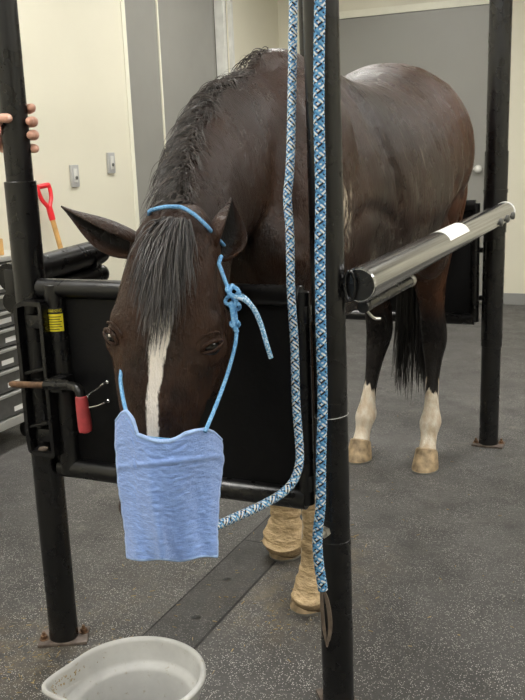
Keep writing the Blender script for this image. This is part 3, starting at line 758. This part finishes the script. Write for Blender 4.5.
def hit(x, y, off=0.):
    d = ray(x, y).normalized(); r = bvh.ray_cast(CAM, d)
    if r[0] is None: return None
    return r[0]+r[1]*off
# ears and eyelids appended to the same mesh
bm = bmesh.new(); bm.from_mesh(me); nbody = len(bm.verts)
earin = set()
def ear(base, d, o, Lh, W=.036):
    d = d.normalized(); o = (o-d*o.dot(d)).normalized(); s = d.cross(o); rings = []
    n = 9
    for i in range(15):
        t = i/14; w = W*(.62+.62*math.sin(math.pi*min(1, t*1.1+.02))**.9*(1-t*.25))*(1-t**3.2)+.0015
        cup = .95-.15*t
        c = base+d*(Lh*t)+o*(.010*math.sin(t*3.1)-.012*t*t)
        outer, inner = [], []
        for k in range(n):
            a = math.pi*(.5+cup*(k/(n-1)-.5)*1.45)
            vx = math.cos(a)*w; vy = -math.sin(a)*w*.95+w*.30
            outer.append(c+s*vx+o*vy)
            th = max(.0012, .007*(1-t*.7)); sc = max(.25, (w-th)/w)
            inner.append(c+s*vx*sc+o*((vy-w*.3)*sc+w*.3+.002))
        rings.append(outer+inner[::-1])
    R = loft(bm, rings)
    for r in R[1:]:
        for v in r[n:][2:-2]: earin.add(v)
eL, eR = H(-.070, -.002, .018), H(.066, -.006, .004)
ear(H(-.066, .062, .004), -cr*.93+cu*.40+fwd*.02, -cu*.65-fwd*.60-cr*.2, .205, .033)
ear(H(.082, .070, -.002), cr*.30+cu*.90+fwd*.30, cr*.72-fwd*.62-cu*.05, .145, .039)
lid = {}
EYES = []
q = bvh.ray_cast(CAM, ray(212, 347).normalized())[0]-P0
EYE = (q.dot(hs), q.dot(ha), q.dot(hn)); print('EYE', EYE)
for s in (-1, 1):
    px = None
    loc, nor, _, _ = bvh.find_nearest(H(s*EYE[0], EYE[1], EYE[2]-(.004 if s < 0 else 0)))
    EYES.append((loc, nor))
    t1 = (ha-nor*ha.dot(nor)).normalized(); t2 = nor.cross(t1)
    if t2.dot(hn) > 0: t2 = -t2           # t2 points back from the face
    a1, a2 = t1, t2; ca, sa = math.cos(.55), math.sin(.55); t2 = a2*ca-a1*sa; t1 = a1*ca+a2*sa
    for (sg, rr, lift) in ((-1, .0055, .0065), (1, .0040, .0045)):
        pts = []
        for k in range(11):
            a = math.pi*k/10
            e1 = math.cos(a)*.024; e2 = math.sin(a)*(.0100 if sg < 0 else .0085)
            pts.append(loc+t2*e1*1.0+t1*(sg*e2-.001)+nor*(lift*math.sin(a)-.001))
        tube(bm, pts, [.003]+[rr*(.6+.4*math.sin(math.pi*k/10)) for k in range(1, 10)]+[.003], 10)
    # wrinkle above eye
    tube(bm, [loc+t2*(.028*math.cos(math.pi*k/8))+t1*(-.016-.012*math.sin(math.pi*k/8))+nor*(.003*math.sin(math.pi*k/8)-.001) for k in range(9)], [.0008]+[.0030]*7+[.0008], 8)
bmesh.ops.recalc_face_normals(bm, faces=[f for f in bm.faces if f.verts[0].index >= nbody or f.verts[0].index < 0])
bm.verts.index_update(); earidx = [v.index for v in earin]
bm.to_mesh(me); bm.free()
nv = len(me.vertices); co = np.empty(nv*3); me.vertices.foreach_get('co', co); co = co.reshape(-1, 3)
rel = co-np.array(P0); hd = np.stack([rel @ np.array(hs), rel @ np.array(ha), rel @ np.array(hn)], 1)
kind = np.zeros((nv, 4)); kind[:, 3] = 1
legm = np.clip((1.0-co[:, 2])/.12, 0, 1)*(co[:, 1] > .1)
kind[:, 0] = legm
kind[:, 1] = ((hd[:, 1] > -.06) & (hd[:, 1] < .7) & (hd[:, 2] > -.02) & (abs(hd[:, 0]) < .15)).astype(float)
kind[earidx, 2] = 1
me.attributes.new('wp', 'FLOAT_VECTOR', 'POINT').data.foreach_set('vector', co.ravel())
me.attributes.new('hd', 'FLOAT_VECTOR', 'POINT').data.foreach_set('vector', hd.ravel())
me.attributes.new('kind', 'FLOAT_COLOR', 'POINT').data.foreach_set('color', kind.ravel())
horse = thing('horse', (HX, 1.1, 0), 'dark bay horse with white face stripe, head lowered over the front gate', 'horse')
link('body', me, MAT['coat'], horse)
for i, (loc, nor) in enumerate(EYES):
    bm = bmesh.new(); ell(bm, loc-nor*.0130, .0205, .0205, .0205, seg=24); e = mk('eye', bm, MAT['eye'], horse, sharp=None)
    if i == 0:
        t1 = (ha-nor*ha.dot(nor)).normalized(); 
        bm = bmesh.new(); ell(bm, loc-nor*.0035+hn*.012-ha*.004, .0042, .0042, .0042, seg=14); mk('eye_white', bm, MAT['sclera'], e)['label'] = 'pale white rim of the eye'
# hooves with coronet, wall and shoe
for key, (f, S) in LEGS.items():
    x, y = f; back = key[0] == 'h'
    bm = bmesh.new(); rr = []
    for z, w, l, dy in ((.085, .043, .047, .028), (.080, .047, .052, .024), (.05, .052, .060, .012), (.02, .057, .067, .0), (.008, .058, .069, -.003)):
        ring = superring((x, y+dy, z), V((1, 0, 0)), V((0, 1, 0)), w, l*.80, l*1.05, 24, 2.4, 2.)
        if z > .07: ring = [p+V((0, 0, -.45*(p.y-(y+dy)))) for p in ring]
        rr.append(ring)
    loft(bm, rr); hf = mk('hoof', bm, MAT['hoof'], horse)
    bm = bmesh.new(); rr = []
    for z, k in ((.0, .98), (.008, 1.)):
        rr.append(superring((x, y-.003, z), V((1, 0, 0)), V((0, 1, 0)), .058*k, .069*.8*k, .069*1.05*k, 24, 2.4, 2.))
    loft(bm, rr); mk('horseshoe', bm, MAT['shoe'], hf)
# bandages on the front legs
for key in ('fl', 'fr'):
    f, S = LEGS[key]; x, y = f; big = key == 'fr'; BW = 1.14 if big else 1.0
    if not big: x += .010
    bm = bmesh.new(); rr = []
    rows = [(.0 + .012, .052, .058, -.0), (.030, .060, .070, 0), (.055, .066 if big else .056, .074, 0), (.085, .064 if big else .050, .064, .008), (.115, .054 if big else .043, .052, .018), (.15, .046 if big else .040, .046, .028), (.19, .050 if big else .043, .050, .04), (.23, .046 if big else .038, .046, .045), (.30, .040, .044, .045), (.36, .041, .045, .042)]
    sh = V((0, 0, 0))
    for z, w, l, dy in interp_stations(rows, 5):
        base = dict(fl=0., fr=-.035)[key]*min(1, z/.2)
        wob = .0022*math.sin(z*170+mnoise.noise(V((z*30, 1 if big else 5, 0)))*4)
        ring = superring((x, y+dy+base, z), V((1, 0, 0)), V((0, 1, 0)), (w+wob)*BW, l+wob, (l+wob)*(1.15 if z < .06 else 1.), 32, 2.1, 2.1)
        ring = [p+V((0, 0, .006*math.sin(3*math.atan2(p.y-y-dy, p.x-x)+z*40))) + (p-V((x, y+dy, p.z)))*(.05*mnoise.noise(p*45)) for p in ring]
        rr.append(ring)
    loft(bm, rr); o = mk('leg_bandage', bm, MAT['wrap'], horse)

# --- hair
def strands(name, roots, mat, parent, seg=10, stuff=True):
    """roots: list of (p, dir, length, drift, radius, off)"""
    verts, faces, rnd = [], [], []
    for p, d, Ln, drift, rad, off, curl, grav in roots:
        p = V(p); d = V(d).normalized(); st_ = Ln/seg; pts = [p.copy()]; ph = random.random()*6
        for i in range(seg):
            w = V((math.sin(ph+i*1.1), math.cos(ph*1.7+i*.9), math.sin(ph*2.3+i*.7)))*curl
            d = (d+V(drift)*.35+V((0, 0, -1))*grav+w).normalized(); q = p+d*st_
            loc, nor, _, _ = bvh.find_nearest(q)
            if loc is not None:
                sd = (q-loc).dot(nor)
                if sd < off and (q-loc).length < .12: q = loc+nor*off
            d = (q-p).normalized() if (q-p).length > 1e-6 else d
            p = q; pts.append(p.copy())
        F = frames(pts); b0 = len(verts); rv = random.random()**1.6
        for i, (q, (x, y)) in enumerate(zip(pts, F)):
            r = rad*(1-.85*(i/seg)**1.5)
            for k in range(3):
                a = 2*math.pi*k/3; verts.append(q+(x*math.cos(a)+y*math.sin(a))*r); rnd.append(rv)
        for i in range(seg):
            for k in range(3):
                a, b = b0+i*3+k, b0+i*3+(k+1) % 3; faces.append((a, b, b+3, a+3))
    m = bpy.data.meshes.new(name); m.from_pydata([tuple(v) for v in verts], [], faces); m.update()
    m.attributes.new('rnd', 'FLOAT', 'POINT').data.foreach_set('value', rnd)
    o = link(name, m, mat, parent); return o
def crest(t):     # crest of the neck, 0 withers .. 1 poll
    P = [(-.36, .52, 1.66), (-.36, .36, 1.62), (-.355, .20, 1.57), (-.337, .06, 1.50), (-.31, -.06, 1.43), (-.28, -.15, 1.35), (-.245, -.215, 1.28)]
    x = t*(len(P)-1); i = min(len(P)-2, int(x)); f = x-i; q = V(P[i]).lerp(V(P[i+1]), f)
    r = bvh.ray_cast(q+V((0, -.02, .25)), V((0, 0, -1)))
    return r[0] if r[0] is not None else q
roots = []
for i in range(1250):
    t = random.random()**.75; c = crest(t)
    locks = mnoise.noise(V((t*11, 3.3, 0)))
    side = -1 if random.random() < .6 else 1
    p = c+V((random.uniform(-.025, .03), random.uniform(-.012, .012), -.002))
    d = V((side*.9, -.5+locks*1.6, .10+random.uniform(-.2, .25)))
    Ln = (.07 if t < .25 else .095)*random.uniform(.5, 1.2)*(1 if side < 0 else .6)
    roots.append((p, d, Ln, (side*.12, -.55+locks*1.2, -.1), random.uniform(.0008, .0017), random.uniform(.001, .007), .14, .30))
strands('mane', roots, MAT['mane'], horse)
# a few stray wisps standing off the crest
roots = []
for i in range(130):
    t = random.uniform(.05, .95); c = crest(t)
    roots.append((c, (-.6, random.uniform(-.6, .6), .8), random.uniform(.03, .06), (-.5, random.uniform(-.5, .5), 0), .0005, .002, .30, .16))
strands('mane_wisps', roots, MAT['mane'], horse)
# forelock
roots = []
for i in range(640):
    a = random.gauss(0, .45); a = max(-1, min(1, a)); s0 = a*.030+.006
    top = H(s0, random.uniform(.000, .035), .14); r = bvh.ray_cast(top, -hn)
    p = r[0]+hn*.001 if r[0] is not None else H(s0, 0, .05)
    Ln = .29*random.uniform(.55, 1.)*(1-.45*abs(a))
    lean = .0+a*.24
    roots.append((p, ha+hn*.35+hs*lean*1.6, Ln, tuple(hs*(lean*.35-.02+random.uniform(-.03, .03))+ha*.4), random.uniform(.0009, .0022), random.uniform(.002, .016), .10, .05))
strands('forelock', roots, MAT['forelock'], horse, seg=12)
# tail
roots = []
dock = V((HX, 2.075, 1.44))
for i in range(460):
    a = random.uniform(0, 2*math.pi); rr_ = random.random()**.5
    p = dock+V((math.cos(a)*.03*rr_, .01+math.sin(a)*.015, random.uniform(-.10, .02)))
    roots.append((p, (random.uniform(-.1, .1), .25, -1), random.uniform(1.02, 1.16), (math.cos(a)*.075-.035, -.02, 0), random.uniform(.0022, .0042), .012, .04, .5))
strands('tail', roots, MAT['tail'], horse, seg=14)

# ------------------------------------------------------------------ halter
def surf(pts, off=.004):
    out = []
    for x, y in pts:
        q = hit(x, y, off)
        if q is not None: out.append(q)
    return out
halter = thing('rope_halter', H(0, .2, 0), 'light blue rope halter on the head of the horse', 'halter')
def hug(pts, off=.0055, thr=.03):
    out = []
    for p in pts:
        loc, nor, _, _ = bvh.find_nearest(p)
        sd = (p-loc).dot(nor)
        if sd < off: p = loc+nor*off
        out.append(p)
    return out
crown = surf([(144, 217), (152, 214), (162, 211), (172, 210), (182, 211), (192, 216), (200, 223), (206, 230)], .009)
bm = bmesh.new(); tube(bm, hug([H(-.085, .04, -.07)]+smoothpath(crown, 40)+[H(.095, .045, -.045)], .009), .0043, 10); mk('crown_cord', bm, MAT['halter'], halter)
def dep(x, y, lo=1.75):
    q = hit(x, y); return ((q-CAM).dot(fwd) if q is not None else None)
kn = at(232, 297, 1.83)
dR = dep(222, 285) or 1.85
side = [at(217, 256, 1.86), at(219, 264, 1.845), at(222, 272, 1.83), at(226, 283, 1.825), at(231, 295, 1.82)]
bm = bmesh.new(); tube(bm, hug(smoothpath(side, 20), .006), .0044, 10); mk('cheek_cord', bm, MAT['halter'], halter)
low = [at(233, 298, 1.82), at(236, 318, 1.82), at(236, 340, 1.81), at(231, 362, 1.80), at(224, 384, 1.78), at(215, 408, 1.75), at(205, 432, 1.72)]
low = smoothpath(low, 30)
bm = bmesh.new(); tube(bm, hug(low, .005), .0040, 10); mk('cheek_cord', bm, MAT['halter'], halter)
lf = [at(123, 362, 1.87), at(120.5, 378, 1.85), at(122, 392, 1.82), at(124.5, 405, 1.78), at(128, 420, 1.74)]
bm = bmesh.new(); tube(bm, smoothpath(lf, 24), .0042, 10); mk('cheek_cord', bm, MAT['halter'], halter)
# knot: three interlocking wraps
bm = bmesh.new()
for (cx, cy, a, b, tl) in ((233, 291, 7, 4, .5), (231, 300, 6, 4, -.4), (235, 306, 5, 3.4, .3), (235, 324, 4, 3, .2)):
    pts = []
    for k in range(18):
        th = 2*math.pi*k/18
        pts.append(at(cx+a*math.cos(th)*math.cos(tl)-b*math.sin(th)*math.sin(tl), cy+a*math.cos(th)*math.sin(tl)+b*math.sin(th)*math.cos(tl), 1.805+.008*math.sin(2*th)))
    tube(bm, pts, .0040, 8, closed=True)
tube(bm, smoothpath([at(233, 285, 1.81), at(229, 293, 1.80), at(236, 300, 1.80), at(232, 312, 1.805)], 14), .0052, 8)
tube(bm, smoothpath([at(231, 303, 1.80), at(233, 314, 1.80), at(234, 325, 1.80), at(237, 332, 1.805)], 14), .0052, 8)
mk('knot', bm, MAT['halter'], halter)
bm = bmesh.new()
tube(bm, smoothpath([at(234, 297, 1.80), at(243, 299, 1.79), at(253, 308, 1.79), at(261, 325, 1.80), at(266, 342, 1.80), at(271, 358, 1.81)], 30), .0050, 10)
tube(bm, smoothpath([at(236, 293, 1.805), at(246, 298, 1.80), at(256, 311, 1.80), at(262, 325, 1.81), at(266, 340, 1.81)], 30), .0036, 8)
mk('cord_tail', bm, MAT['haltertail'], halter)
bm = bmesh.new(); nb = [H(.078*math.cos(a)*1.0, .46, .062*math.sin(a) if math.sin(a) > 0 else .11*math.sin(a)) for a in [2*math.pi*k/28 for k in range(28)]]
tube(bm, hug(nb, .006), .0045, 8, closed=True); mk('noseband', bm, MAT['halter'], halter)
bm = bmesh.new(); tube(bm, [H(0, .46, -.10), H(0, .47, -.135)], .006, 8); ell(bm, H(0, .475, -.14), .014, .014, .014); mk('chin_knot', bm, MAT['halter'], halter)

# ------------------------------------------------------------------ towel
def towel():
    t = thing('towel', H(0, .62, .10), 'light blue terry towel hanging over the muzzle of the horse', 'towel')
    Lf = [(116.5, 421), (116, 440), (117, 462), (118.5, 475), (121, 495), (124, 520), (126, 540), (127.5, 557)]
    Rt = [(221, 440), (223, 451), (221.5, 462), (219, 476), (218, 495), (217, 515), (217, 537), (217, 556)]
    def along(P, v):
        x = v*(len(P)-1); i = min(len(P)-2, int(x)); f = x-i; return P[i][0]*(1-f)+P[i+1][0]*f, P[i][1]*(1-f)+P[i+1][1]*f
    topx = [0, .05, .10, .155, .20, .34, .42, .50, .58, .66, .75, .85, .93, 1.0]
    topy = [421, 413.5, 412, 419, 435, 440.5, 442, 442, 439, 434, 431.5, 430, 433, 440]
    nu, nvv = 70, 84
    def depth(u, v, x, y):
        # distance to the lens grows at the sides, where cloth wraps round the muzzle
        q = (u-.48)*2
        d0 = 1.69
        wrapd = .095*abs(q)**2.2*(1-.55*v)
        fold = .010*math.sin(u*9+v*2.5)*v + .006*math.sin(u*21-v*4)*v**1.3 + .012*math.exp(-((u-.30-.10*v)/.05)**2)*v*-1
        hemb = -.006*math.exp(-((y-(467-(x-120)*.11))/2.0)**2)
        crink = .0022*mnoise.noise(V((u*9, v*46, 1.)))+.0016*mnoise.noise(V((u*20, v*80, 4.)))
        return d0+wrapd+fold+hemb+crink+.03*v
    bm = bmesh.new(); G = []
    for j in range(nvv+1):
        v = j/nvv; row = []
        for i in range(nu+1):
            u = i/nu
            xl, yl = along(Lf, v); xr, yr = along(Rt, v)
            ty = np.interp(u, topx, topy)
            x = xl+(xr-xl)*u
            yb = 557+4.5*math.sin(u*math.pi)*(1-u*.6)-1*u+1.2*math.sin(u*13)
            # rows: blend outline of the top into straight bottom
            y = ty+(yb-ty)*v
            x += .7*mnoise.noise(V((v*14, 0 if u < .5 else 7, 2)))*abs(2*u-1)**4*1.6
            row.append(bm.verts.new(at(x, y, depth(u, v, x, y))))
        G.append(row)
    # top edge rolls over the noseband and hangs a little behind
    back = []
    for k, (dd, dy) in enumerate(((.010, -1.5), (.020, 1.), (.026, 6), (.028, 13))):
        row = []
        for i in range(nu+1):
            u = i/nu; p = G[0][i].co; q = (u-.48)*2
            row.append(bm.verts.new(p+ray(170, 440).normalized()*dd*(.55)+cu*(-dy*.0019)))
        back.insert(0, row)
    A = back+G
    for a, b in zip(A, A[1:]):
        for i in range(nu): bm.faces.new((a[i], a[i+1], b[i+1], b[i]))
    # keep clear of the muzzle
    for v in bm.verts:
        loc, nor, _, _ = bvh.find_nearest(v.co); sd = (v.co-loc).dot(nor)
        if sd < .007: v.co = loc+nor*.007
    rim = [G[0][i].co.copy() for i in range(nu+1)]; le = [r[0].co.copy() for r in G]; re = [r[-1].co.copy() for r in G]; bo = [v.co.copy() for v in G[-1]]
    o = mk('cloth', bm, MAT['terry'], t, sharp=None); m = o.modifiers.new('th', 'SOLIDIFY'); m.thickness = .005; m.offset = 0
    bm = bmesh.new()
    tube(bm, rim, .0042, 8); tube(bm, le, .0028, 8); tube(bm, re, .0028, 8); tube(bm, bo, .0030, 8)
    mk('hem', bm, MAT['terryhem'], t, sharp=None)
towel()

# ------------------------------------------------------------------ braided ropes
def lin(c): return tuple((x/255/12.92 if x/255 <= .04045 else ((x/255+.055)/1.055)**2.4) for x in c)
CB, CL, CW, CK, CN, CT = map(lin, ((58, 122, 176), (104, 164, 206), (222, 224, 220), (10, 11, 15), (40, 84, 140), (196, 182, 120)))
def rope(name, pts, r, label, colsA, colsB, twist, extra=None):
    P = smoothpath(pts, 200); Ls = [0]
    for a, b in zip(P, P[1:]): Ls.append(Ls[-1]+(b-a).length)
    n = int(Ls[-1]/.0018); Q = []; j = 0
    for i in range(n+1):
        s = Ls[-1]*i/n
        while j < len(Ls)-2 and Ls[j+1] < s: j += 1
        f = (s-Ls[j])/max(1e-9, Ls[j+1]-Ls[j]); Q.append(P[j].lerp(P[j+1], f))
    seg = 30; F = frames(Q); verts, faces, cols = [], [], []
    K = 10; pitch = twist*.8
    for i, (p, (x, y)) in enumerate(zip(Q, F)):
        s = Ls[-1]*i/n
        for k in range(seg):
            th = k/seg; a = K*th+s/pitch; b = K*th-s/pitch
            w = abs(math.sin(math.pi*a))*abs(math.sin(math.pi*b)); rr = r*(.93+.10*w)
            verts.append(tuple(p+(x*math.cos(2*math.pi*th)+y*math.sin(2*math.pi*th))*rr))
    for i in range(n):
        s = Ls[-1]*(i+.5)/n
        for k in range(seg):
            k2 = (k+1) % seg; faces.append((i*seg+k, i*seg+k2, (i+1)*seg+k2, (i+1)*seg+k))
            th = (k+.5)/seg; a = math.floor(K*th+s/pitch); b = math.floor(K*th-s/pitch)
            c = colsA[a % len(colsA)] if (a+b) % 2 else colsB[b % len(colsB)]
            cols.append(c)
    faces.append(tuple(range(seg))[::-1]); faces.append(tuple(n*seg+k for k in range(seg))); cols += [CK, CK]
    m = bpy.data.meshes.new(name); m.from_pydata(verts, [], faces); m.update()
    at_ = m.attributes.new('col', 'FLOAT_COLOR', 'FACE'); at_.data.foreach_set('color', [x for c in cols for x in (*c, 1)])
    return m, Q
PA1 = [CB, CW, CL, CK, CB, CW, CK, CW, CL, CB]; PB1 = [CW, CL, CK, CW, CB, CW, CB, CK, CW, CL]
PA2 = [CB, CW, CL, CB, CK, CL, CB, CW, CL, CK]; PB2 = [CL, CB, CK, CW, CB, CL, CB, CK, CW, CB]
ra = [at(294, -130, 1.98), at(293.5, -20, 1.98), at(292.5, 60, 1.98), at(291, 140, 1.985), at(289.5, 175, 1.99), at(287.5, 198, 1.99), at(290, 235, 1.99), at(291, 290, 2.0), at(294.5, 345, 2.02), at(296, 400, 2.04), at(299, 440, 2.05), at(299.5, 462, 2.05), at(294, 480, 2.04), at(281, 494, 2.02), at(258, 507, 1.98), at(236, 517, 1.93), at(216, 526, 1.88), at(196, 534, 1.84)]
tail_ = [H(.02, .60, -.17), H(0, .53, -.16), H(0, .48, -.142)]
top_a = V((ra[0].x-.0, -.055, TOP-.02)); top2 = [V((top_a.x, -.04, TOP+.055)), V((top_a.x, .02, TOP+.075)), V((top_a.x, .055, TOP+.03)), V((top_a.x, .05, TOP-.15))]
m1, Q1 = rope('lead_rope', top2[::-1]+[top_a]+ra+tail_, .0100, '', PA1, PB1, .0062)
o = link('lead_rope', m1, MAT['braid'], None, loc=Q1[0]); tag(o, 'blue, white and black braided rope left of the centre post, curving down to the towel', 'rope')
rb = [at(320, -120, 1.80), at(320, -10, 1.83), at(319, 60, 1.86), at(319, 120, 1.88), at(320.5, 190, 1.915), at(320, 260, 1.945), at(321, 330, 1.975), at(322.5, 400, 2.01), at(321, 460, 2.04), at(320.5, 505, 2.06), at(317.5, 535, 2.075), at(318.5, 560, 2.08), at(323, 590, 2.09)]
tb = V((rb[0].x, -.056, TOP-.02)); tb2 = [V((tb.x-.02, -.04, TOP+.055)), V((tb.x-.02, .02, TOP+.077)), V((tb.x-.02, .057, TOP+.03)), V((tb.x-.02, .055, TOP-.15))]
t = thing('hanging_rope', rb[-1], 'thicker blue and white braided rope hanging against the centre post, leather popper at its end', 'rope')
m2, Q2 = rope('rope', tb2[::-1]+[tb]+rb, .0120, '', PA2, PB2, .0068)
link('braided_rope', m2, MAT['braid'], t)
def strap(bm, pts, w, th):
    P = smoothpath(pts, 24); rings = []
    for i, p in enumerate(P):
        a = P[max(0, i-1)]; b = P[min(len(P)-1, i+1)]; tg = (b-a).normalized(); sd = tg.cross(fwd).normalized(); n = tg.cross(sd)
        k = w*(.75+.5*math.sin(math.pi*i/(len(P)-1)))*(1 if i < len(P)-3 else .5)
        ang = .5; s2 = sd*math.cos(ang)+n*math.sin(ang); n2 = n*math.cos(ang)-sd*math.sin(ang)
        rings.append([p+s2*k*sx+n2*th*sy for sx, sy in ((-1, -1), (1, -1), (1, 1), (-1, 1))])
    loft(bm, rings)
bm = bmesh.new(); strap(bm, [at(322.5, 588, 2.088), at(327, 600, 2.085), at(330, 618, 2.08), at(330, 632, 2.08), at(327, 647, 2.08)], .0042, .0012)
strap(bm, [at(321.5, 588, 2.092), at(322, 606, 2.09), at(323.5, 625, 2.088), at(327, 647, 2.082)], .0035, .0012)
mk('popper', bm, MAT['leather'], t)

# ------------------------------------------------------------------ bucket
def bucket():
    C = V((-.319, -.437, 0)); R = .157; ang = math.atan2(-.41, -.911)+.10
    t = thing('bucket', C, 'grey white plastic bucket with a pouring lip on the floor under the towel', 'bucket')
    prof = [(0, .000, .0), (.105, .000, .0), (.112, .006, .0), (.120, .06, .1), (.135, .15, .25), (.145, .205, .5), (.147, .22, .6), (.151, .225, .8), (.154, .252, 1), (.160, .254, 1), (.163, .258, 1), (.163, .264, 1), (.158, .268, 1), (.152, .266, 1), (.149, .258, 1), (.146, .215, .8), (.142, .206, .6), (.131, .202, .5), (.127, .192, .4), (.122, .15, .25), (.113, .06, .1), (.106, .012, 0), (0, .010, 0)]
    n = 96; bm = bmesh.new(); rings = []
    for r, z, k in prof:
        if r == 0: rings.append([bm.verts.new(C+V((0, 0, z)))]); continue
        ring = []
        for i in range(n):
            a = 2*math.pi*i/n; da = math.atan2(math.sin(a-ang), math.cos(a-ang))
            sp = math.exp(-(da/.30)**2)*.040*k; hp = math.exp(-(da/.30)**2)*-.006*k
            ring.append(bm.verts.new(C+V((math.cos(a)*(r+sp), math.sin(a)*(r+sp), z+hp))))
        rings.append(ring)
    for a, b in zip(rings, rings[1:]):
        for i in range(n):
            j = (i+1) % n
            if len(a) == 1: bm.faces.new((a[0], b[j], b[i]))
            elif len(b) == 1: bm.faces.new((a[i], a[j], b[0]))
            else: bm.faces.new((a[i], a[j], b[j], b[i]))
    mk('tub', bm, MAT['bucket'], t, sharp=60)
    bm = bmesh.new()
    for i in range(90):
        a = random.uniform(0, 6.28); r = random.uniform(.02, .1); p = C+V((math.cos(a)*r, math.sin(a)*r, .0125)); q = random.uniform(0, 6.28); l = random.uniform(.006, .02)
        tube(bm, [p, p+V((math.cos(q)*l, math.sin(q)*l, .001))], .0008, 4)
    for i in range(120):
        a = ang+random.gauss(0, .35); k = random.random(); da = a-ang; sp = math.exp(-(da/.3)**2)*.040; r = .150*1.0+sp-.004+(-.008 if k < .6 else 0); z = .252-random.random()*.02
        p = C+V((math.cos(a)*r, math.sin(a)*r, z)); l = random.uniform(.003, .009); q = random.uniform(0, 6.28)
        tube(bm, [p, p+V((math.cos(q)*l*.5, math.sin(q)*l*.5, l*.5))], .0008, 4)
    tag(mk('hay_crumbs', bm, MAT['straw'], t, smooth=False), 'hay crumbs stuck inside the bucket', kind='stuff')
bucket()

# ------------------------------------------------------------------ straw on the floor
bm = bmesh.new()
def straw(x, y, sx, sy, n, lmax=.03):
    for _ in range(n):
        p = V((random.gauss(x, sx), random.gauss(y, sy), .0018)); q = random.uniform(0, 6.28); l = random.uniform(.004, lmax)
        if (p-V((-.319, -.437, .0018))).length < .13: continue
        tube(bm, [p, p+V((math.cos(q)*l, math.sin(q)*l, random.uniform(0, .002)))], random.uniform(.0006, .0014), 4)
straw(-.95, -.15, .16, .14, 130, .018); straw(-.30, .42, .16, .12, 80, .018); straw(-.55, -.2, .18, .12, 60, .018); straw(-.72, .25, .2, .3, 40, .018); straw(-.3, 1.2, .4, .6, 60, .02); straw(.4, 1.0, .5, .8, 60, .015); straw(-.42, .9, .08, .08, 60)
tag(mk('straw', bm, MAT['straw'], None, smooth=False), 'scattered bits of straw and hay on the rubber floor', 'straw', kind='stuff')

# ------------------------------------------------------------------ hand on the left post
def hand():
    z0 = onY(20, 128, 0).z; cx, cy, pr_ = -SW, 0., .036
    t = thing('hand', (cx-.12, 0, z0), 'bare hand of a person gripping the post nearest the tool chest', 'hand')
    bm = bmesh.new()
    def cyl(a, r, z): return V((cx+math.cos(a)*r, cy+math.sin(a)*r, z))
    # fingers wrap from palm (left, a=pi) behind the post (a=pi/2) to the right (a ~ 0)
    zf = [onY(30, 107, .0).z, onY(32, 121, .0).z, onY(32, 135, .0).z, onY(31, 149, .0).z]
    ends = [.40, .05, .02, .30]; nails = []
    for i, z in enumerate(zf):
        rf = [.0130, .0142, .0138, .0122][i]; R_ = pr_+rf*.85
        A0 = math.pi*1.02; A1 = ends[i]+.0; pts = []; rd = []
        for k in range(15):
            f = k/14; a = A0+(A1-A0)*f; kn = .0012*math.exp(-((f-.38)/.07)**2)+.0010*math.exp(-((f-.72)/.07)**2)
            rad_ = R_+.006*math.exp(-((f-.38)/.12)**2)
            pts.append(cyl(a, rad_, z+(z0-z)*.12*(1-f))); rd.append(rf*(1.12-.22*f)+kn)
        rd[-1] *= .62; tube(bm, pts, rd, 12)
        ell(bm, pts[-1], rf*.8, rf*.8, rf*.8, seg=12)
    # palm
    pc_ = V((cx-.062, .008, z0-.006))
    rr = []
    for x, hw, hd_, dz, dy in ((-.150, .026, .021, -.012, 0), (-.120, .030, .021, -.008, 0), (-.095, .038, .020, -.003, .002), (-.070, .042, .018, 0, .008), (-.050, .040, .014, .001, .022), (-.040, .036, .010, .001, .032)):
        rr.append(superring((cx+x, dy, z0+dz), V((0, 1, 0)), V((0, 0, 1)), hd_, hw, hw, 20, 2.4, 2.4))
    loft(bm, rr)
    # thumb across the front
    tip = onY(11.5, 118, -.049); k1 = onY(0, 119, -.052); k2 = V((cx-.075, -.030, z0-.004)); k3 = V((cx-.105, -.008, z0-.010))
    tube(bm, smoothpath([k3, k2, k1, k1.lerp(tip, .55), tip], 24), [.017]*6+[.0145]*6+[.0118]*4+[.0125]*5+[.0118, .010, .0085, .006][:4], 14)
    tube(bm, [V((cx-.06, -.012, z0-.045)), V((cx-.052, -.014, z0-.03)), V((cx-.055, -.014, z0-.01))], [.012, .014, .012], 12)
    # wrist and forearm
    rr = []
    for x, w, h, z in ((-.135, .021, .028, -.012), (-.17, .022, .027, -.018), (-.24, .030, .034, -.045), (-.32, .037, .040, -.085), (-.36, .038, .041, -.105)):
        rr.append(superring((cx+x, .004, z0+z), V((0, 1, 0)), V((.25, 0, .97)), w, h, h, 20, 2.1, 2.1))
    loft(bm, rr)
    me_ = remesh(bm, .0022, 4, .4); link('skin', me_, MAT['skin'], t)
    # thumb nail
    d = (tip-k1).normalized(); n_ = V((0, -1, .1)); n_ = (n_-d*n_.dot(d)).normalized(); s_ = d.cross(n_)
    bm = bmesh.new(); ell(bm, tip-d*.004+n_*.0068, .0082, .0058, .0022, Matrix((d, s_, n_)).transposed(), 14); mk('nail', bm, MAT['nail'], t)
    bm = bmesh.new(); rr = []
    for x, w, h, z in ((-.30, .046, .050, -.076), (-.305, .049, .053, -.078), (-.38, .052, .056, -.115), (-.48, .058, .062, -.17)):
        rr.append(superring((cx+x, .004, z0+z), V((0, 1, 0)), V((.3, 0, .95)), w, h, h, 24))
    loft(bm, rr); mk('sleeve', bm, MAT['sleeve'], t)
hand()

# ------------------------------------------------------------------ light and colour
w = bpy.data.worlds.new('world'); scene.world = w; w.use_nodes = True
w.node_tree.nodes['Background'].inputs[0].default_value = (.9, .9, .85, 1); w.node_tree.nodes['Background'].inputs[1].default_value = .3
vs = scene.view_settings; vs.view_transform = 'Standard'; vs.look = 'None'; vs.gamma = 1; vs.exposure = 1.2; vs.use_curve_mapping = False
